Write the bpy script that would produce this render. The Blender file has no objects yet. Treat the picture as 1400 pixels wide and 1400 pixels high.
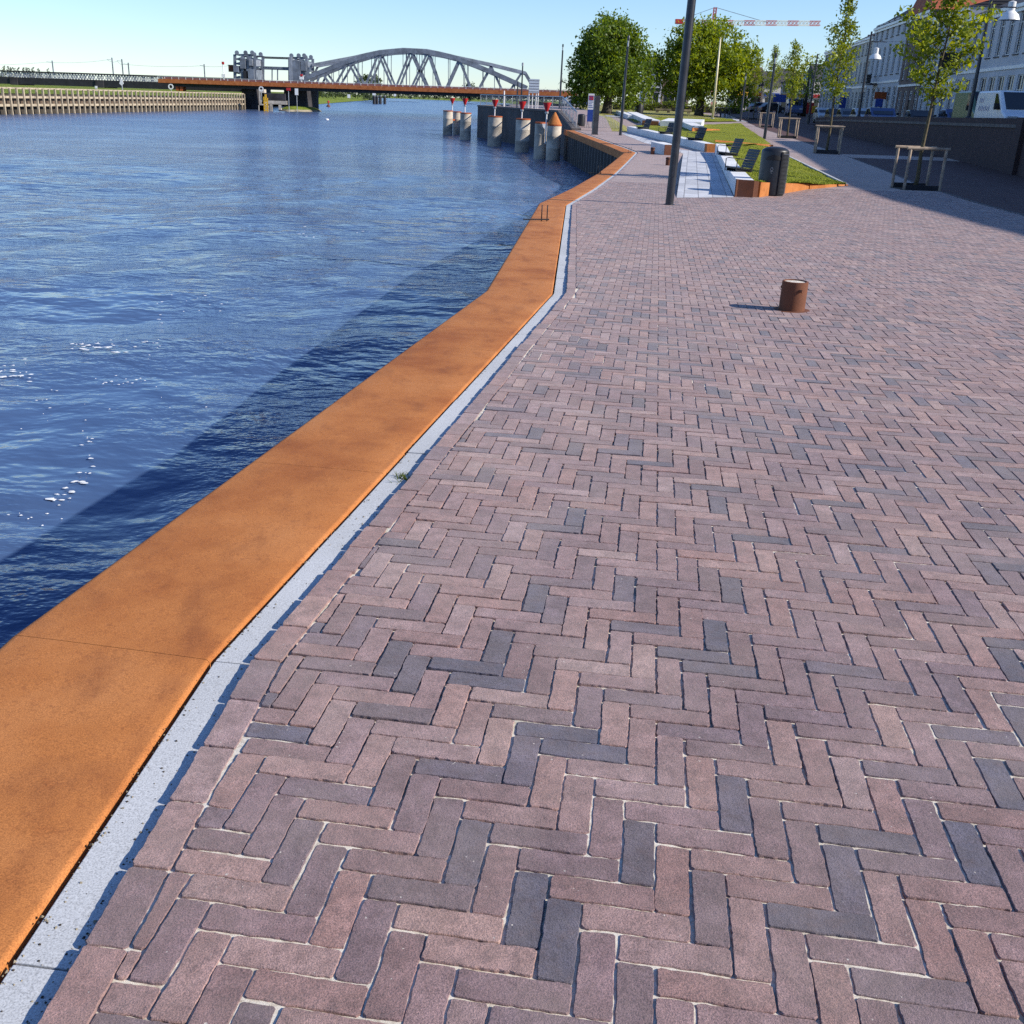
import bpy, math, random
import numpy as np
from mathutils import Vector, Matrix
random.seed(7); RNG = np.random.default_rng(7)
SC = bpy.context.scene
COL = SC.collection
R = math.radians

# ---------------------------------------------------------------- survey of the place
# camera calibrated from the paving bond; at()/ground() turn a sighting into a place in metres
F_PX, PITCH, ROLL, EYE = 1412.85, R(21.785), R(1.9466), 1.392
PPX, PPY = 660., 700.
cp, sp = math.cos(PITCH), math.sin(PITCH)
FW = np.array([0, cp, -sp]); U0 = np.array([0, sp, cp]); R0 = np.array([1., 0, 0])
cr, sr = math.cos(ROLL), math.sin(ROLL)
RT = cr*R0+sr*U0; UP = -sr*R0+cr*U0
EYEP = np.array([0, 0, EYE])
WATER = -2.2
KN = [(-40, .9), (0, 0), (20, -.458), (27, -.60), (34, -.66), (40, -.61), (50, -.47), (70, -.33), (96, -.17), (122, .2), (150, .55), (200, 1.0), (3000, 1.0)]
KX = [k[0] for k in KN]; KZ = [k[1] for k in KN]
def gz(y): return float(np.interp(y, KX, KZ))
def ray(x, y): return FW+(x-PPX)/F_PX*RT-(y-PPY)/F_PX*UP
def at(x, y, Y):
    d = ray(x, y); p = EYEP+d*(Y/d[1]); return Vector(p)
def ground(x, y):
    d = ray(x, y); ts = np.linspace(.5, 600, 60000)
    z = EYE+d[2]*ts-np.interp(d[1]*ts, KX, KZ); i = int(np.argmax(z < 0)); return Vector(EYEP+d*ts[i])
def level(x, y, z):
    d = ray(x, y); return Vector(EYEP+d*((z-EYE)/d[2]))
def gp(x, y, dz=0.): return Vector((x, y, gz(y)+dz))

# ---------------------------------------------------------------- materials
def lin(h):
    h = h.lstrip('#'); v = [int(h[i:i+2], 16)/255 for i in (0, 2, 4)]
    return tuple(c/12.92 if c <= .04045 else ((c+.055)/1.055)**2.4 for c in v)+(1,)
def rgb(*c): return tuple(c)+(1,)
MATS = {}
def newmat(name):
    m = bpy.data.materials.new(name); m.use_nodes = True; nt = m.node_tree
    return m, nt, nt.nodes['Principled BSDF']
def node(nt, t, **kw):
    n = nt.nodes.new(t)
    for k, v in kw.items():
        if k in n.inputs: n.inputs[k].default_value = v
        else: setattr(n, k, v)
    return n
def noise(nt, vec, scale, detail=4, rough=.55, **kw):
    n = node(nt, 'ShaderNodeTexNoise'); n.inputs['Scale'].default_value = scale
    n.inputs['Detail'].default_value = detail; n.inputs['Roughness'].default_value = rough
    if vec is not None: nt.links.new(vec, n.inputs['Vector'])
    return n.outputs['Fac']
def ramp(nt, fac, stops):
    r = nt.nodes.new('ShaderNodeValToRGB'); e = r.color_ramp.elements
    while len(e) < len(stops): e.new(.5)
    for i, (p, c) in enumerate(stops): e[i].position = p; e[i].color = c if len(c) == 4 else c+(1,)
    nt.links.new(fac, r.inputs['Fac']); return r.outputs['Color']
def mix(nt, fac, a, b, mode='MIX'):
    m = nt.nodes.new('ShaderNodeMix'); m.data_type = 'RGBA'; m.blend_type = mode
    def put(s, v):
        if isinstance(v, bpy.types.NodeSocket): nt.links.new(v, s)
        else: s.default_value = v
    put(m.inputs['Factor'], fac); put(m.inputs['A'], a); put(m.inputs['B'], b)
    return m.outputs['Result']
def math_(nt, op, a, b=None, c=None, clamp=False):
    m = nt.nodes.new('ShaderNodeMath'); m.operation = op; m.use_clamp = clamp
    for s, v in zip(m.inputs, (a, b, c)):
        if v is None: continue
        if isinstance(v, bpy.types.NodeSocket): nt.links.new(v, s)
        else: s.default_value = v
    return m.outputs[0]
def bump(nt, b, h, strength=.3, dist=.01):
    n = nt.nodes.new('ShaderNodeBump'); n.inputs['Strength'].default_value = strength; n.inputs['Distance'].default_value = dist
    nt.links.new(h, n.inputs['Height']); nt.links.new(n.outputs['Normal'], b.inputs['Normal']); return n
def objvec(nt): return node(nt, 'ShaderNodeTexCoord').outputs['Object']
def worldvec(nt): return node(nt, 'ShaderNodeNewGeometry').outputs['Position']
def plain(name, c, rough=.6, metal=0., var=.12, scale=6., bmp=.15, spec=.5, dark=None):
    """base colour broken by two scales of wear, with a light bump"""
    if name in MATS: return MATS[name]
    m, nt, b = newmat(name)
    v = worldvec(nt)
    n1 = noise(nt, v, scale, 5, .6); n2 = noise(nt, v, scale*9, 3, .6)
    lo = tuple(x*(1-var*2.2) for x in c[:3])+(1,); hi = tuple(min(1, x*(1+var*1.4)) for x in c[:3])+(1,)
    col = ramp(nt, n1, [(.28, lo), (.72, hi)])
    col = mix(nt, math_(nt, 'MULTIPLY', n2, var*2), col, lo if dark is None else dark)
    nt.links.new(col, b.inputs['Base Color'])
    b.inputs['Roughness'].default_value = rough; b.inputs['Metallic'].default_value = metal
    b.inputs['Specular IOR Level'].default_value = spec
    if bmp: bump(nt, b, n2, bmp, .01)
    MATS[name] = m; return m

def mat_brick():
    m, nt, b = newmat('clay_paver')
    v = worldvec(nt)
    rnd = node(nt, 'ShaderNodeAttribute', attribute_name='rnd').outputs['Fac']
    hue = node(nt, 'ShaderNodeAttribute', attribute_name='hue').outputs['Fac']
    off = nt.nodes.new('ShaderNodeCombineXYZ'); nt.links.new(math_(nt, 'MULTIPLY', rnd, 37.), off.inputs[0]); nt.links.new(math_(nt, 'MULTIPLY', hue, 53.), off.inputs[2])
    va = nt.nodes.new('ShaderNodeVectorMath'); va.operation = 'ADD'; nt.links.new(v, va.inputs[0]); nt.links.new(off.outputs[0], va.inputs[1]); vv = va.outputs[0]
    base = ramp(nt, rnd, [(0., rgb(.066, .060, .080)), (.09, rgb(.086, .074, .092)), (.15, rgb(.125, .088, .096)), (.32, rgb(.160, .100, .101)), (.6, rgb(.200, .120, .114)), (.84, rgb(.232, .142, .130)), (1., rgb(.27, .182, .165))])
    warm = ramp(nt, hue, [(0., rgb(.90, .94, 1.04)), (.55, rgb(.94, .95, .97)), (1., rgb(1.02, .95, .91))])
    base = mix(nt, 1., base, warm, 'MULTIPLY')
    blot = noise(nt, vv, 14, 4, .6)
    base = mix(nt, math_(nt, 'MULTIPLY', ramp(nt, blot, [(.40, rgb(0, 0, 0)), (.66, rgb(1, 1, 1))]), .75), base, mix(nt, .42, base, mix(nt, 1., base, rgb(2.4, 2.5, 2.55), 'MULTIPLY')))
    blot2 = noise(nt, vv, 30, 3, .6)
    base = mix(nt, math_(nt, 'MULTIPLY', ramp(nt, blot2, [(.50, rgb(0, 0, 0)), (.68, rgb(1, 1, 1))]), .65), base, mix(nt, .6, base, rgb(.085, .052, .055)))
    grit = noise(nt, v, 300, 3, .75)
    base = mix(nt, .75, base, mix(nt, 1., base, ramp(nt, grit, [(.32, rgb(.25, .25, .26)), (.68, rgb(1.85, 1.8, 1.75))]), 'MULTIPLY'))
    # pale sand dust left on the faces, and pale specks
    dust = noise(nt, v, 2.2, 5, .65)
    base = mix(nt, math_(nt, 'MULTIPLY', ramp(nt, dust, [(.42, rgb(0, 0, 0)), (.72, rgb(1, 1, 1))]), .26), base, rgb(.42, .33, .29))
    sp_ = noise(nt, v, 95, 1, .5)
    base = mix(nt, ramp(nt, sp_, [(.775, rgb(0, 0, 0)), (.80, rgb(1, 1, 1))]), base, rgb(.5, .45, .4))
    nt.links.new(base, b.inputs['Base Color'])
    b.inputs['Roughness'].default_value = .8; b.inputs['Specular IOR Level'].default_value = .4; b.inputs['Sheen Weight'].default_value = .22; b.inputs['Sheen Roughness'].default_value = .5; b.inputs['Sheen Tint'].default_value = rgb(1., .92, .88)
    h = math_(nt, 'ADD', math_(nt, 'MULTIPLY', grit, .8), math_(nt, 'MULTIPLY', noise(nt, vv, 60, 3, .6), 1.))
    bump(nt, b, h, .7, .004)
    return m
def mat_sand():
    m, nt, b = newmat('joint_sand'); v = worldvec(nt)
    n = noise(nt, v, 60, 4, .6); n2 = noise(nt, v, 900, 2, .7)
    c = ramp(nt, n, [(.3, rgb(.46, .39, .31)), (.5, rgb(.70, .64, .54)), (.72, rgb(.80, .76, .68))])
    c = mix(nt, .4, c, mix(nt, 1., c, ramp(nt, n2, [(.3, rgb(.5, .5, .5)), (.7, rgb(1.3, 1.3, 1.3))]), 'MULTIPLY'))
    g = noise(nt, v, 3.5, 3, .5)
    c = mix(nt, ramp(nt, g, [(.60, rgb(0, 0, 0)), (.72, rgb(.5, .5, .5))]), c, rgb(.16, .17, .06))
    nt.links.new(c, b.inputs['Base Color']); b.inputs['Roughness'].default_value = .95
    bump(nt, b, n2, .5, .004); return m
def mat_farbrick():
    m, nt, b = newmat('paver_far'); v = worldvec(nt)
    mp = node(nt, 'ShaderNodeMapping'); mp.inputs['Rotation'].default_value = (0, 0, R(8.4)); nt.links.new(v, mp.inputs['Vector'])
    br = node(nt, 'ShaderNodeTexBrick'); nt.links.new(mp.outputs[0], br.inputs['Vector'])
    br.inputs['Color1'].default_value = rgb(.175, .115, .112); br.inputs['Color2'].default_value = rgb(.29, .19, .175); br.inputs['Mortar'].default_value = rgb(.36, .30, .25)
    br.inputs['Scale'].default_value = 1; br.inputs['Brick Width'].default_value = .207; br.inputs['Row Height'].default_value = .069; br.inputs['Mortar Size'].default_value = .004
    n = noise(nt, v, .6, 5, .65); n2 = noise(nt, v, 7, 4, .65)
    c = mix(nt, 1., br.outputs['Color'], ramp(nt, n, [(.3, rgb(.85, .85, .87)), (.7, rgb(1.15, 1.12, 1.08))]), 'MULTIPLY')
    c = mix(nt, 1., c, ramp(nt, n2, [(.3, rgb(.8, .8, .82)), (.7, rgb(1.18, 1.16, 1.14))]), 'MULTIPLY')
    nt.links.new(c, b.inputs['Base Color']); b.inputs['Roughness'].default_value = .8; b.inputs['Specular IOR Level'].default_value = .4; b.inputs['Sheen Weight'].default_value = .22; b.inputs['Sheen Roughness'].default_value = .5; b.inputs['Sheen Tint'].default_value = rgb(1., .92, .88)
    return m
def mat_corten(name='weathering_steel', c0=(.43, .158, .042), k=1.):
    m, nt, b = newmat(name); v = worldvec(nt)
    n1 = noise(nt, v, 1.6, 6, .62); n2 = noise(nt, v, 9, 5, .65); n3 = noise(nt, v, 300, 2, .7)
    st = node(nt, 'ShaderNodeMapping'); st.inputs['Scale'].default_value = (1.3, .55, 1.); st.inputs['Rotation'].default_value = (0, 0, R(35)); nt.links.new(v, st.inputs['Vector'])
    n4 = noise(nt, st.outputs[0], 5.5, 4, .6)
    A = tuple(x*k for x in c0)+(1,); Bc = tuple(x*k*f for x, f in zip(c0, (.72, .62, .55)))+(1,); Cc = tuple(x*k*f for x, f in zip(c0, (1.12, 1.22, 1.45)))+(1,)
    c = ramp(nt, n1, [(.32, Bc), (.5, A), (.68, Cc)])
    c = mix(nt, math_(nt, 'MULTIPLY', ramp(nt, n4, [(.52, rgb(0, 0, 0)), (.74, rgb(1, 1, 1))]), .48), c, rgb(.19*k, .060*k, .020*k))
    c = mix(nt, math_(nt, 'MULTIPLY', ramp(nt, n2, [(.6, rgb(0, 0, 0)), (.78, rgb(1, 1, 1))]), .45), c, rgb(.27*k, .075*k, .018*k))
    c = mix(nt, .62, c, mix(nt, 1., c, ramp(nt, n3, [(.32, rgb(.45, .42, .4)), (.68, rgb(1.5, 1.5, 1.5))]), 'MULTIPLY'))
    c = mix(nt, math_(nt, 'MULTIPLY', ramp(nt, noise(nt, v, 46, 3, .7), [(.56, rgb(0, 0, 0)), (.70, rgb(1, 1, 1))]), .38), c, rgb(.20*k, .062*k, .022*k))
    nt.links.new(c, b.inputs['Base Color']); b.inputs['Roughness'].default_value = .78; b.inputs['Specular IOR Level'].default_value = .3
    bump(nt, b, math_(nt, 'ADD', n3, n2), .18, .003); return m
def mat_granite(name, c, scale=260):
    m, nt, b = newmat(name); v = worldvec(nt)
    n = noise(nt, v, scale, 3, .7); n1 = noise(nt, v, 1.3, 5, .6); n2 = noise(nt, v, 14, 5, .65)
    lo = tuple(x*.62 for x in c)+(1,); hi = tuple(min(1, x*1.25) for x in c)+(1,)
    col = ramp(nt, n, [(.34, lo), (.5, c+(1,)), (.68, hi)])
    col = mix(nt, 1., col, ramp(nt, n1, [(.3, rgb(.86, .86, .85)), (.7, rgb(1.06, 1.06, 1.06))]), 'MULTIPLY')
    col = mix(nt, math_(nt, 'MULTIPLY', ramp(nt, n2, [(.6, rgb(0, 0, 0)), (.8, rgb(1, 1, 1))]), .3), col, rgb(.3, .27, .22))
    nt.links.new(col, b.inputs['Base Color']); b.inputs['Roughness'].default_value = .75; bump(nt, b, n, .2, .002); return m
def mat_water():
    m, nt, b = newmat('river_water'); v = worldvec(nt)
    big = noise(nt, v, .035, 3, .5)
    c = ramp(nt, big, [(.3, rgb(.048, .090, .195)), (.7, rgb(.074, .112, .195))])
    nt.links.new(c, b.inputs['Base Color'])
    sx_ = nt.nodes.new('ShaderNodeSeparateXYZ'); nt.links.new(v, sx_.inputs[0])
    mr = nt.nodes.new('ShaderNodeMapRange'); mr.inputs['From Min'].default_value = 15; mr.inputs['From Max'].default_value = 110; mr.inputs['To Min'].default_value = .06; mr.inputs['To Max'].default_value = .21
    nt.links.new(sx_.outputs[1], mr.inputs['Value']); nt.links.new(mr.outputs[0], b.inputs['Roughness']); b.inputs['IOR'].default_value = 1.333; b.inputs['Specular IOR Level'].default_value = .5
    mp = node(nt, 'ShaderNodeMapping'); mp.inputs['Scale'].default_value = (1., 1.35, 1.); mp.inputs['Rotation'].default_value = (0, 0, R(-14)); nt.links.new(v, mp.inputs['Vector'])
    w = node(nt, 'ShaderNodeTexNoise'); w.inputs['Scale'].default_value = .22; w.inputs['Detail'].default_value = 2; nt.links.new(v, w.inputs['Vector'])
    wm = nt.nodes.new('ShaderNodeVectorMath'); wm.operation = 'MULTIPLY_ADD'; wm.inputs[1].default_value = (1.6, 1.6, 0)
    nt.links.new(w.outputs['Color'], wm.inputs[0]); nt.links.new(mp.outputs[0], wm.inputs[2]); q = wm.outputs[0]
    # each scale of ripple comes and goes in patches, as eddies do on a river
    p1 = ramp(nt, noise(nt, v, .16, 3, .6), [(.36, rgb(.10, .10, .10)), (.62, rgb(1.15, 1.15, 1.15))])
    p2 = ramp(nt, noise(nt, v, .06, 4, .6), [(.36, rgb(.22, .22, .22)), (.64, rgb(1.1, 1.1, 1.1))])
    a = math_(nt, 'MULTIPLY', math_(nt, 'MULTIPLY', noise(nt, q, 3.2, 3, .55), p1), .13)
    bb = math_(nt, 'MULTIPLY', math_(nt, 'MULTIPLY', noise(nt, q, .95, 3, .5), p2), .42)
    cc = math_(nt, 'MULTIPLY', math_(nt, 'MULTIPLY', noise(nt, q, 9.5, 2, .5), p1), .028)
    h = math_(nt, 'ADD', math_(nt, 'ADD', a, bb), cc)
    bump(nt, b, h, .78, 1.0)
    return m
def mat_leaf(name, c, back=1.5):
    m, nt, b = newmat(name)
    rnd = node(nt, 'ShaderNodeAttribute', attribute_name='rnd').outputs['Fac']
    lo = tuple(x*.55 for x in c)+(1,); hi = (min(1, c[0]*1.75), min(1, c[1]*1.5), c[2]*1.1, 1)
    col = ramp(nt, rnd, [(0, lo), (.55, c+(1,)), (1, hi)])
    nt.links.new(col, b.inputs['Base Color']); b.inputs['Roughness'].default_value = .5; b.inputs['Specular IOR Level'].default_value = .4
    tr = node(nt, 'ShaderNodeBsdfTranslucent'); cc = mix(nt, 1., col, rgb(back*1.15, back, .5), 'MULTIPLY'); nt.links.new(cc, tr.inputs['Color'])
    ms = nt.nodes.new('ShaderNodeMixShader'); ms.inputs[0].default_value = .42
    nt.links.new(b.outputs[0], ms.inputs[1]); nt.links.new(tr.outputs[0], ms.inputs[2]); nt.links.new(ms.outputs[0], nt.nodes['Material Output'].inputs['Surface'])
    return m
def mat_grass(name, a, c, d):
    m, nt, b = newmat(name); v = worldvec(nt)
    n = noise(nt, v, .5, 5, .65); n2 = noise(nt, v, 9, 4, .7); n3 = noise(nt, v, 70, 2, .7)
    col = ramp(nt, n, [(.3, a+(1,)), (.52, c+(1,)), (.75, d+(1,))])
    col = mix(nt, 1., col, ramp(nt, n2, [(.3, rgb(.62, .65, .6)), (.7, rgb(1.3, 1.25, 1.2))]), 'MULTIPLY')
    col = mix(nt, .7, col, mix(nt, 1., col, ramp(nt, n3, [(.3, rgb(.4, .42, .4)), (.7, rgb(1.5, 1.45, 1.4))]), 'MULTIPLY'))
    nt.links.new(col, b.inputs['Base Color']); b.inputs['Roughness'].default_value = .9; b.inputs['Specular IOR Level'].default_value = .2
    bump(nt, b, math_(nt, 'ADD', n3, n2), .7, .06); return m
def mat_glass(name, c=(.02, .025, .03), rough=.06):
    m, nt, b = newmat(name); v = worldvec(nt)
    n = noise(nt, v, .7, 2, .5)
    nt.links.new(ramp(nt, n, [(.35, tuple(x*.6 for x in c)+(1,)), (.7, tuple(x*1.8 for x in c)+(1,))]), b.inputs['Base Color'])
    b.inputs['Roughness'].default_value = rough; b.inputs['Specular IOR Level'].default_value = .6; return m
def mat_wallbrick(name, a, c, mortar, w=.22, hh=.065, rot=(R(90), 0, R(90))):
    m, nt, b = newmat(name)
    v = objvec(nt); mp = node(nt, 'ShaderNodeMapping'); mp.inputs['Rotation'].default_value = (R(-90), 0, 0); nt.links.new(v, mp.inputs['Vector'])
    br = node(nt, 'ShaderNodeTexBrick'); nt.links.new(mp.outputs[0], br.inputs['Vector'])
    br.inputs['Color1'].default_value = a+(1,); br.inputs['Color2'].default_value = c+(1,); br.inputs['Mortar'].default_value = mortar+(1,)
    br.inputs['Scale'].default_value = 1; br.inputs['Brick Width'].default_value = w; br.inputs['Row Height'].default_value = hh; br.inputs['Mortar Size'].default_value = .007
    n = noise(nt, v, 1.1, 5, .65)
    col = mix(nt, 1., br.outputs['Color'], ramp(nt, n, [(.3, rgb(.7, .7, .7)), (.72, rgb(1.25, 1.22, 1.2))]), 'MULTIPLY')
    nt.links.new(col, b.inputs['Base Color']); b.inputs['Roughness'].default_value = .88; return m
def mat_roof(name, c):
    m, nt, b = newmat(name); v = objvec(nt)
    w = node(nt, 'ShaderNodeTexWave'); w.bands_direction = 'Z'; w.inputs['Scale'].default_value = 1.4; w.inputs['Distortion'].default_value = .4; nt.links.new(v, w.inputs['Vector'])
    n = noise(nt, v, 1.5, 5, .6); n2 = noise(nt, v, 14, 3, .6)
    col = ramp(nt, n, [(.3, tuple(x*.7 for x in c)+(1,)), (.7, tuple(x*1.2 for x in c)+(1,))])
    col = mix(nt, 1., col, ramp(nt, n2, [(.3, rgb(.7, .7, .7)), (.7, rgb(1.2, 1.2, 1.2))]), 'MULTIPLY')
    col = mix(nt, math_(nt, 'MULTIPLY', w.outputs['Fac'], .3), col, tuple(x*.45 for x in c)+(1,))
    nt.links.new(col, b.inputs['Base Color']); b.inputs['Roughness'].default_value = .8; bump(nt, b, w.outputs['Fac'], .4, .04); return m

M = dict(
    brick=mat_brick(), sand=mat_sand(), farbrick=mat_farbrick(), corten=mat_corten(), rust=mat_corten('bridge_rust', (.36, .085, .025)),
    fascia=mat_corten('fascia_rust', (.40, .13, .040)), rustdark=mat_corten('old_iron_rust', (.15, .060, .034)), strip=mat_granite('granite_strip', (.50, .51, .52)), white=mat_granite('white_concrete', (.74, .75, .76), 90),
    path=mat_granite('granite_path', (.47, .48, .52), 40), water=mat_water(),
    lamp=plain('anthracite_paint', rgb(.035, .040, .052), .38, .2, .2, 5, .03), galv=plain('galvanised', rgb(.42, .44, .46), .45, .6, .2, 8, .05),
    louvre=plain('louvre_paint', rgb(.045, .048, .058), .45, .1, .2, 12, .03), bin=plain('bin_paint', rgb(.018, .020, .026), .42, .1, .2, 12, .03), steel=plain('bridge_paint', rgb(.21, .24, .29), .55, .1, .25, .8, .1),
    steellt=plain('bridge_paint_pale', rgb(.33, .36, .41), .55, .1, .25, .8, .1),
    dark=plain('dark_steel', rgb(.022, .022, .028), .7, .0, .3, 1.5, .1), pierdark=plain('pier_masonry', rgb(.050, .045, .052), .9, 0, .35, .6, .3),
    wood=plain('pale_timber', rgb(.46, .38, .27), .8, 0, .25, 2, .3), woodp=plain('guard_timber', rgb(.40, .31, .23), .8, 0, .25, 6, .3),
    piling=plain('wet_board', rgb(.16, .11, .075), .85, 0, .35, 2, .3), concrete=plain('old_concrete', rgb(.60, .54, .45), .85, 0, .25, .9, .3, dark=rgb(.20, .15, .11)),
    sheet=plain('sheet_piling', rgb(.045, .042, .048), .7, .1, .4, .7, .2), jetty=plain('jetty_wall', rgb(.085, .08, .082), .85, 0, .35, .35, .3),
    pinkred=plain('hazed_crane_red', rgb(.58, .24, .25), .6, 0, .1, .5, .02), red=plain('signal_red', rgb(.45, .020, .022), .4, 0, .1, 3, .03), yellow=plain('signal_yellow', rgb(.75, .42, .02), .5, 0, .1, 2, .05),  # pinkred: crane red paled in the colour to stand for distance haze
    whitep=plain('white_paint', rgb(.78, .78, .77), .4, 0, .06, 4, .03), cream=plain('flagpole_cream', rgb(.70, .62, .40), .4, 0, .08, 2, .03),
    bluep=plain('sign_blue', rgb(.02, .06, .30), .4, 0, .06, 4, .02), black=plain('rubber_black', rgb(.015, .015, .017), .75, 0, .2, 10, .05),
    road=plain('red_asphalt', rgb(.085, .036, .032), .9, 0, .2, 2, .3), tarmac=plain('dark_asphalt', rgb(.05, .05, .053), .9, 0, .2, 2, .3),
    soil=plain('soil', rgb(.05, .04, .03), .95, 0, .3, 9, .5), bark=plain('bark', rgb(.135, .11, .06), .9, 0, .3, 14, .5), barkd=plain('old_bark', rgb(.10, .085, .065), .95, 0, .35, 4, .6),
    lawn=mat_grass('mown_lawn', (.165, .200, .016), (.215, .245, .018), (.275, .28, .028)), meadow=mat_grass('river_meadow', (.11, .16, .02), (.16, .215, .025), (.23, .25, .05)),
    straw=mat_grass('dry_verge', (.20, .21, .06), (.30, .29, .10), (.36, .33, .15)), stone=plain('bank_stone', rgb(.34, .29, .20), .9, 0, .35, .8, .5),
    leaf_y=mat_leaf('young_leaf', (.19, .25, .016)), leaf_d=mat_leaf('chestnut_leaf', (.105, .170, .018), 1.6), leaf_m=mat_leaf('plane_leaf', (.170, .235, .014), 1.7),
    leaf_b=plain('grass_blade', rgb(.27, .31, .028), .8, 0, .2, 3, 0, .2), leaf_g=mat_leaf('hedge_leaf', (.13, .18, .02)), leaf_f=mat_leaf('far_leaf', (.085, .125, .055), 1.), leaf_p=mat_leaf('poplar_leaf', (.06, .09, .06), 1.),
    glass=mat_glass('window_glass', (.010, .012, .016), .12), carglass=mat_glass('car_glass', (.012, .014, .018)), foam=plain('water_foam', rgb(.75, .77, .78), .8, 0, .1, 9, .1),
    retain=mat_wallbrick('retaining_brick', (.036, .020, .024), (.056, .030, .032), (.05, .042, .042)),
    cap=plain('wall_cap', rgb(.15, .135, .13), .85, 0, .3, 3, .2), slate=mat_roof('slate_roof', (.055, .052, .058)), tile=mat_roof('red_tile_roof', (.40, .095, .035)), browntile=mat_roof('brown_tile_roof', (.13, .075, .055)),
)
def paint(name, c, rough=.7, var=.08, sc=1.): return plain(name, c, rough, 0, var, sc, .08)

# ---------------------------------------------------------------- mesh helpers
class MB:
    def __init__(s): s.v = []; s.f = []; s.a = []
    def add(s, vs, fs):
        o = len(s.v); s.v += [tuple(p) for p in vs]; s.f += [tuple(i+o for i in f) for f in fs]; return s
    def box(s, x0, x1, y0, y1, z0, z1):
        return s.add([(x0, y0, z0), (x1, y0, z0), (x1, y1, z0), (x0, y1, z0), (x0, y0, z1), (x1, y0, z1), (x1, y1, z1), (x0, y1, z1)],
                     [(3, 2, 1, 0), (4, 5, 6, 7), (0, 1, 5, 4), (1, 2, 6, 5), (2, 3, 7, 6), (3, 0, 4, 7)])
    def obox(s, a, b, w, z0, z1, za=None, zb=None):
        """box along a->b (xy), width w to its right, absolute z or per-end tops"""
        a = Vector(a[:2]); b = Vector(b[:2]); d = (b-a).normalized(); n = Vector((d.y, -d.x))*w
        za = (z0, z1) if za is None else za; zb = (z0, z1) if zb is None else zb
        P = [(*a, za[0]), (*b, zb[0]), (*(b+n), zb[0]), (*(a+n), za[0]), (*a, za[1]), (*b, zb[1]), (*(b+n), zb[1]), (*(a+n), za[1])]
        return s.add(P, [(0, 1, 2, 3), (7, 6, 5, 4), (0, 4, 5, 1), (1, 5, 6, 2), (2, 6, 7, 3), (3, 7, 4, 0)])
    def bar(s, a, b, r, r2=None, n=8, cap=True):
        a = Vector(a); b = Vector(b); r2 = r if r2 is None else r2
        d = (b-a).normalized(); x = d.orthogonal().normalized(); y = d.cross(x)
        vs = []
        for p, rr in ((a, r), (b, r2)):
            for i in range(n):
                t = 2*math.pi*(i+.5)/n; vs.append(p+x*math.cos(t)*rr+y*math.sin(t)*rr)
        fs = [(i, (i+1) % n, n+(i+1) % n, n+i) for i in range(n)]
        if cap: fs += [tuple(range(n))[::-1], tuple(range(n, 2*n))]
        return s.add(vs, fs)
    def beam(s, a, b, w, h):
        """rectangular bar a->b, w sideways, h upwards"""
        a = Vector(a); b = Vector(b); d = (b-a).normalized()
        up = Vector((0, 0, 1)) if abs(d.z) < .95 else Vector((0, 1, 0))
        x = d.cross(up).normalized()*(w/2); y = x.cross(d).normalized()*(h/2)
        P = [a-x-y, a+x-y, a+x+y, a-x+y, b-x-y, b+x-y, b+x+y, b-x+y]
        return s.add(P, [(3, 2, 1, 0), (4, 5, 6, 7), (0, 1, 5, 4), (1, 2, 6, 5), (2, 3, 7, 6), (3, 0, 4, 7)])
    def tube(s, pts, rs, n=8):
        pts = [Vector(p) for p in pts]; k = len(pts); vs = []; x = None
        for i, p in enumerate(pts):
            d = (pts[min(i+1, k-1)]-pts[max(i-1, 0)]).normalized()
            x = d.orthogonal().normalized() if x is None else (x-d*x.dot(d)).normalized()
            y = d.cross(x); r = rs[i] if hasattr(rs, '__len__') else rs
            for j in range(n):
                t = 2*math.pi*j/n; vs.append(p+x*math.cos(t)*r+y*math.sin(t)*r)
        fs = [(i*n+j, i*n+(j+1) % n, (i+1)*n+(j+1) % n, (i+1)*n+j) for i in range(k-1) for j in range(n)]
        fs += [tuple(range(n))[::-1], tuple(range((k-1)*n, k*n))]
        return s.add(vs, fs)
    def lathe(s, prof, n=24, c=(0, 0)):
        vs = []; k = len(prof)
        for r, z in prof:
            for j in range(n):
                t = 2*math.pi*j/n; vs.append((c[0]+r*math.cos(t), c[1]+r*math.sin(t), z))
        fs = [(i*n+j, i*n+(j+1) % n, (i+1)*n+(j+1) % n, (i+1)*n+j) for i in range(k-1) for j in range(n)]
        fs += [tuple(range(n))[::-1], tuple(range((k-1)*n, k*n))]
        return s.add(vs, fs)
    def prism(s, poly, z0, z1):
        """poly in xy; z0/z1 number or list per corner"""
        n = len(poly); Z0 = z0 if hasattr(z0, '__len__') else [z0]*n; Z1 = z1 if hasattr(z1, '__len__') else [z1]*n
        vs = [(p[0], p[1], z) for p, z in zip(poly, Z0)]+[(p[0], p[1], z) for p, z in zip(poly, Z1)]
        ar = sum(poly[i][0]*poly[(i+1) % n][1]-poly[(i+1) % n][0]*poly[i][1] for i in range(n))
        fs = [tuple(range(n))[::-1], tuple(range(n, 2*n))]+[(i, (i+1) % n, n+(i+1) % n, n+i) for i in range(n)]
        if ar < 0: fs = [f[::-1] for f in fs]
        return s.add(vs, fs)
    def profile(s, poly, y0, y1):
        """side view poly (x,z) extruded across y"""
        n = len(poly); vs = [(p[0], y0, p[1]) for p in poly]+[(p[0], y1, p[1]) for p in poly]
        ar = sum(poly[i][0]*poly[(i+1) % n][1]-poly[(i+1) % n][0]*poly[i][1] for i in range(n))
        fs = [tuple(range(n)), tuple(range(n, 2*n))[::-1]]+[((i+1) % n, i, n+i, n+(i+1) % n) for i in range(n)]
        if ar < 0: fs = [f[::-1] for f in fs]
        return s.add(vs, fs)
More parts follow.
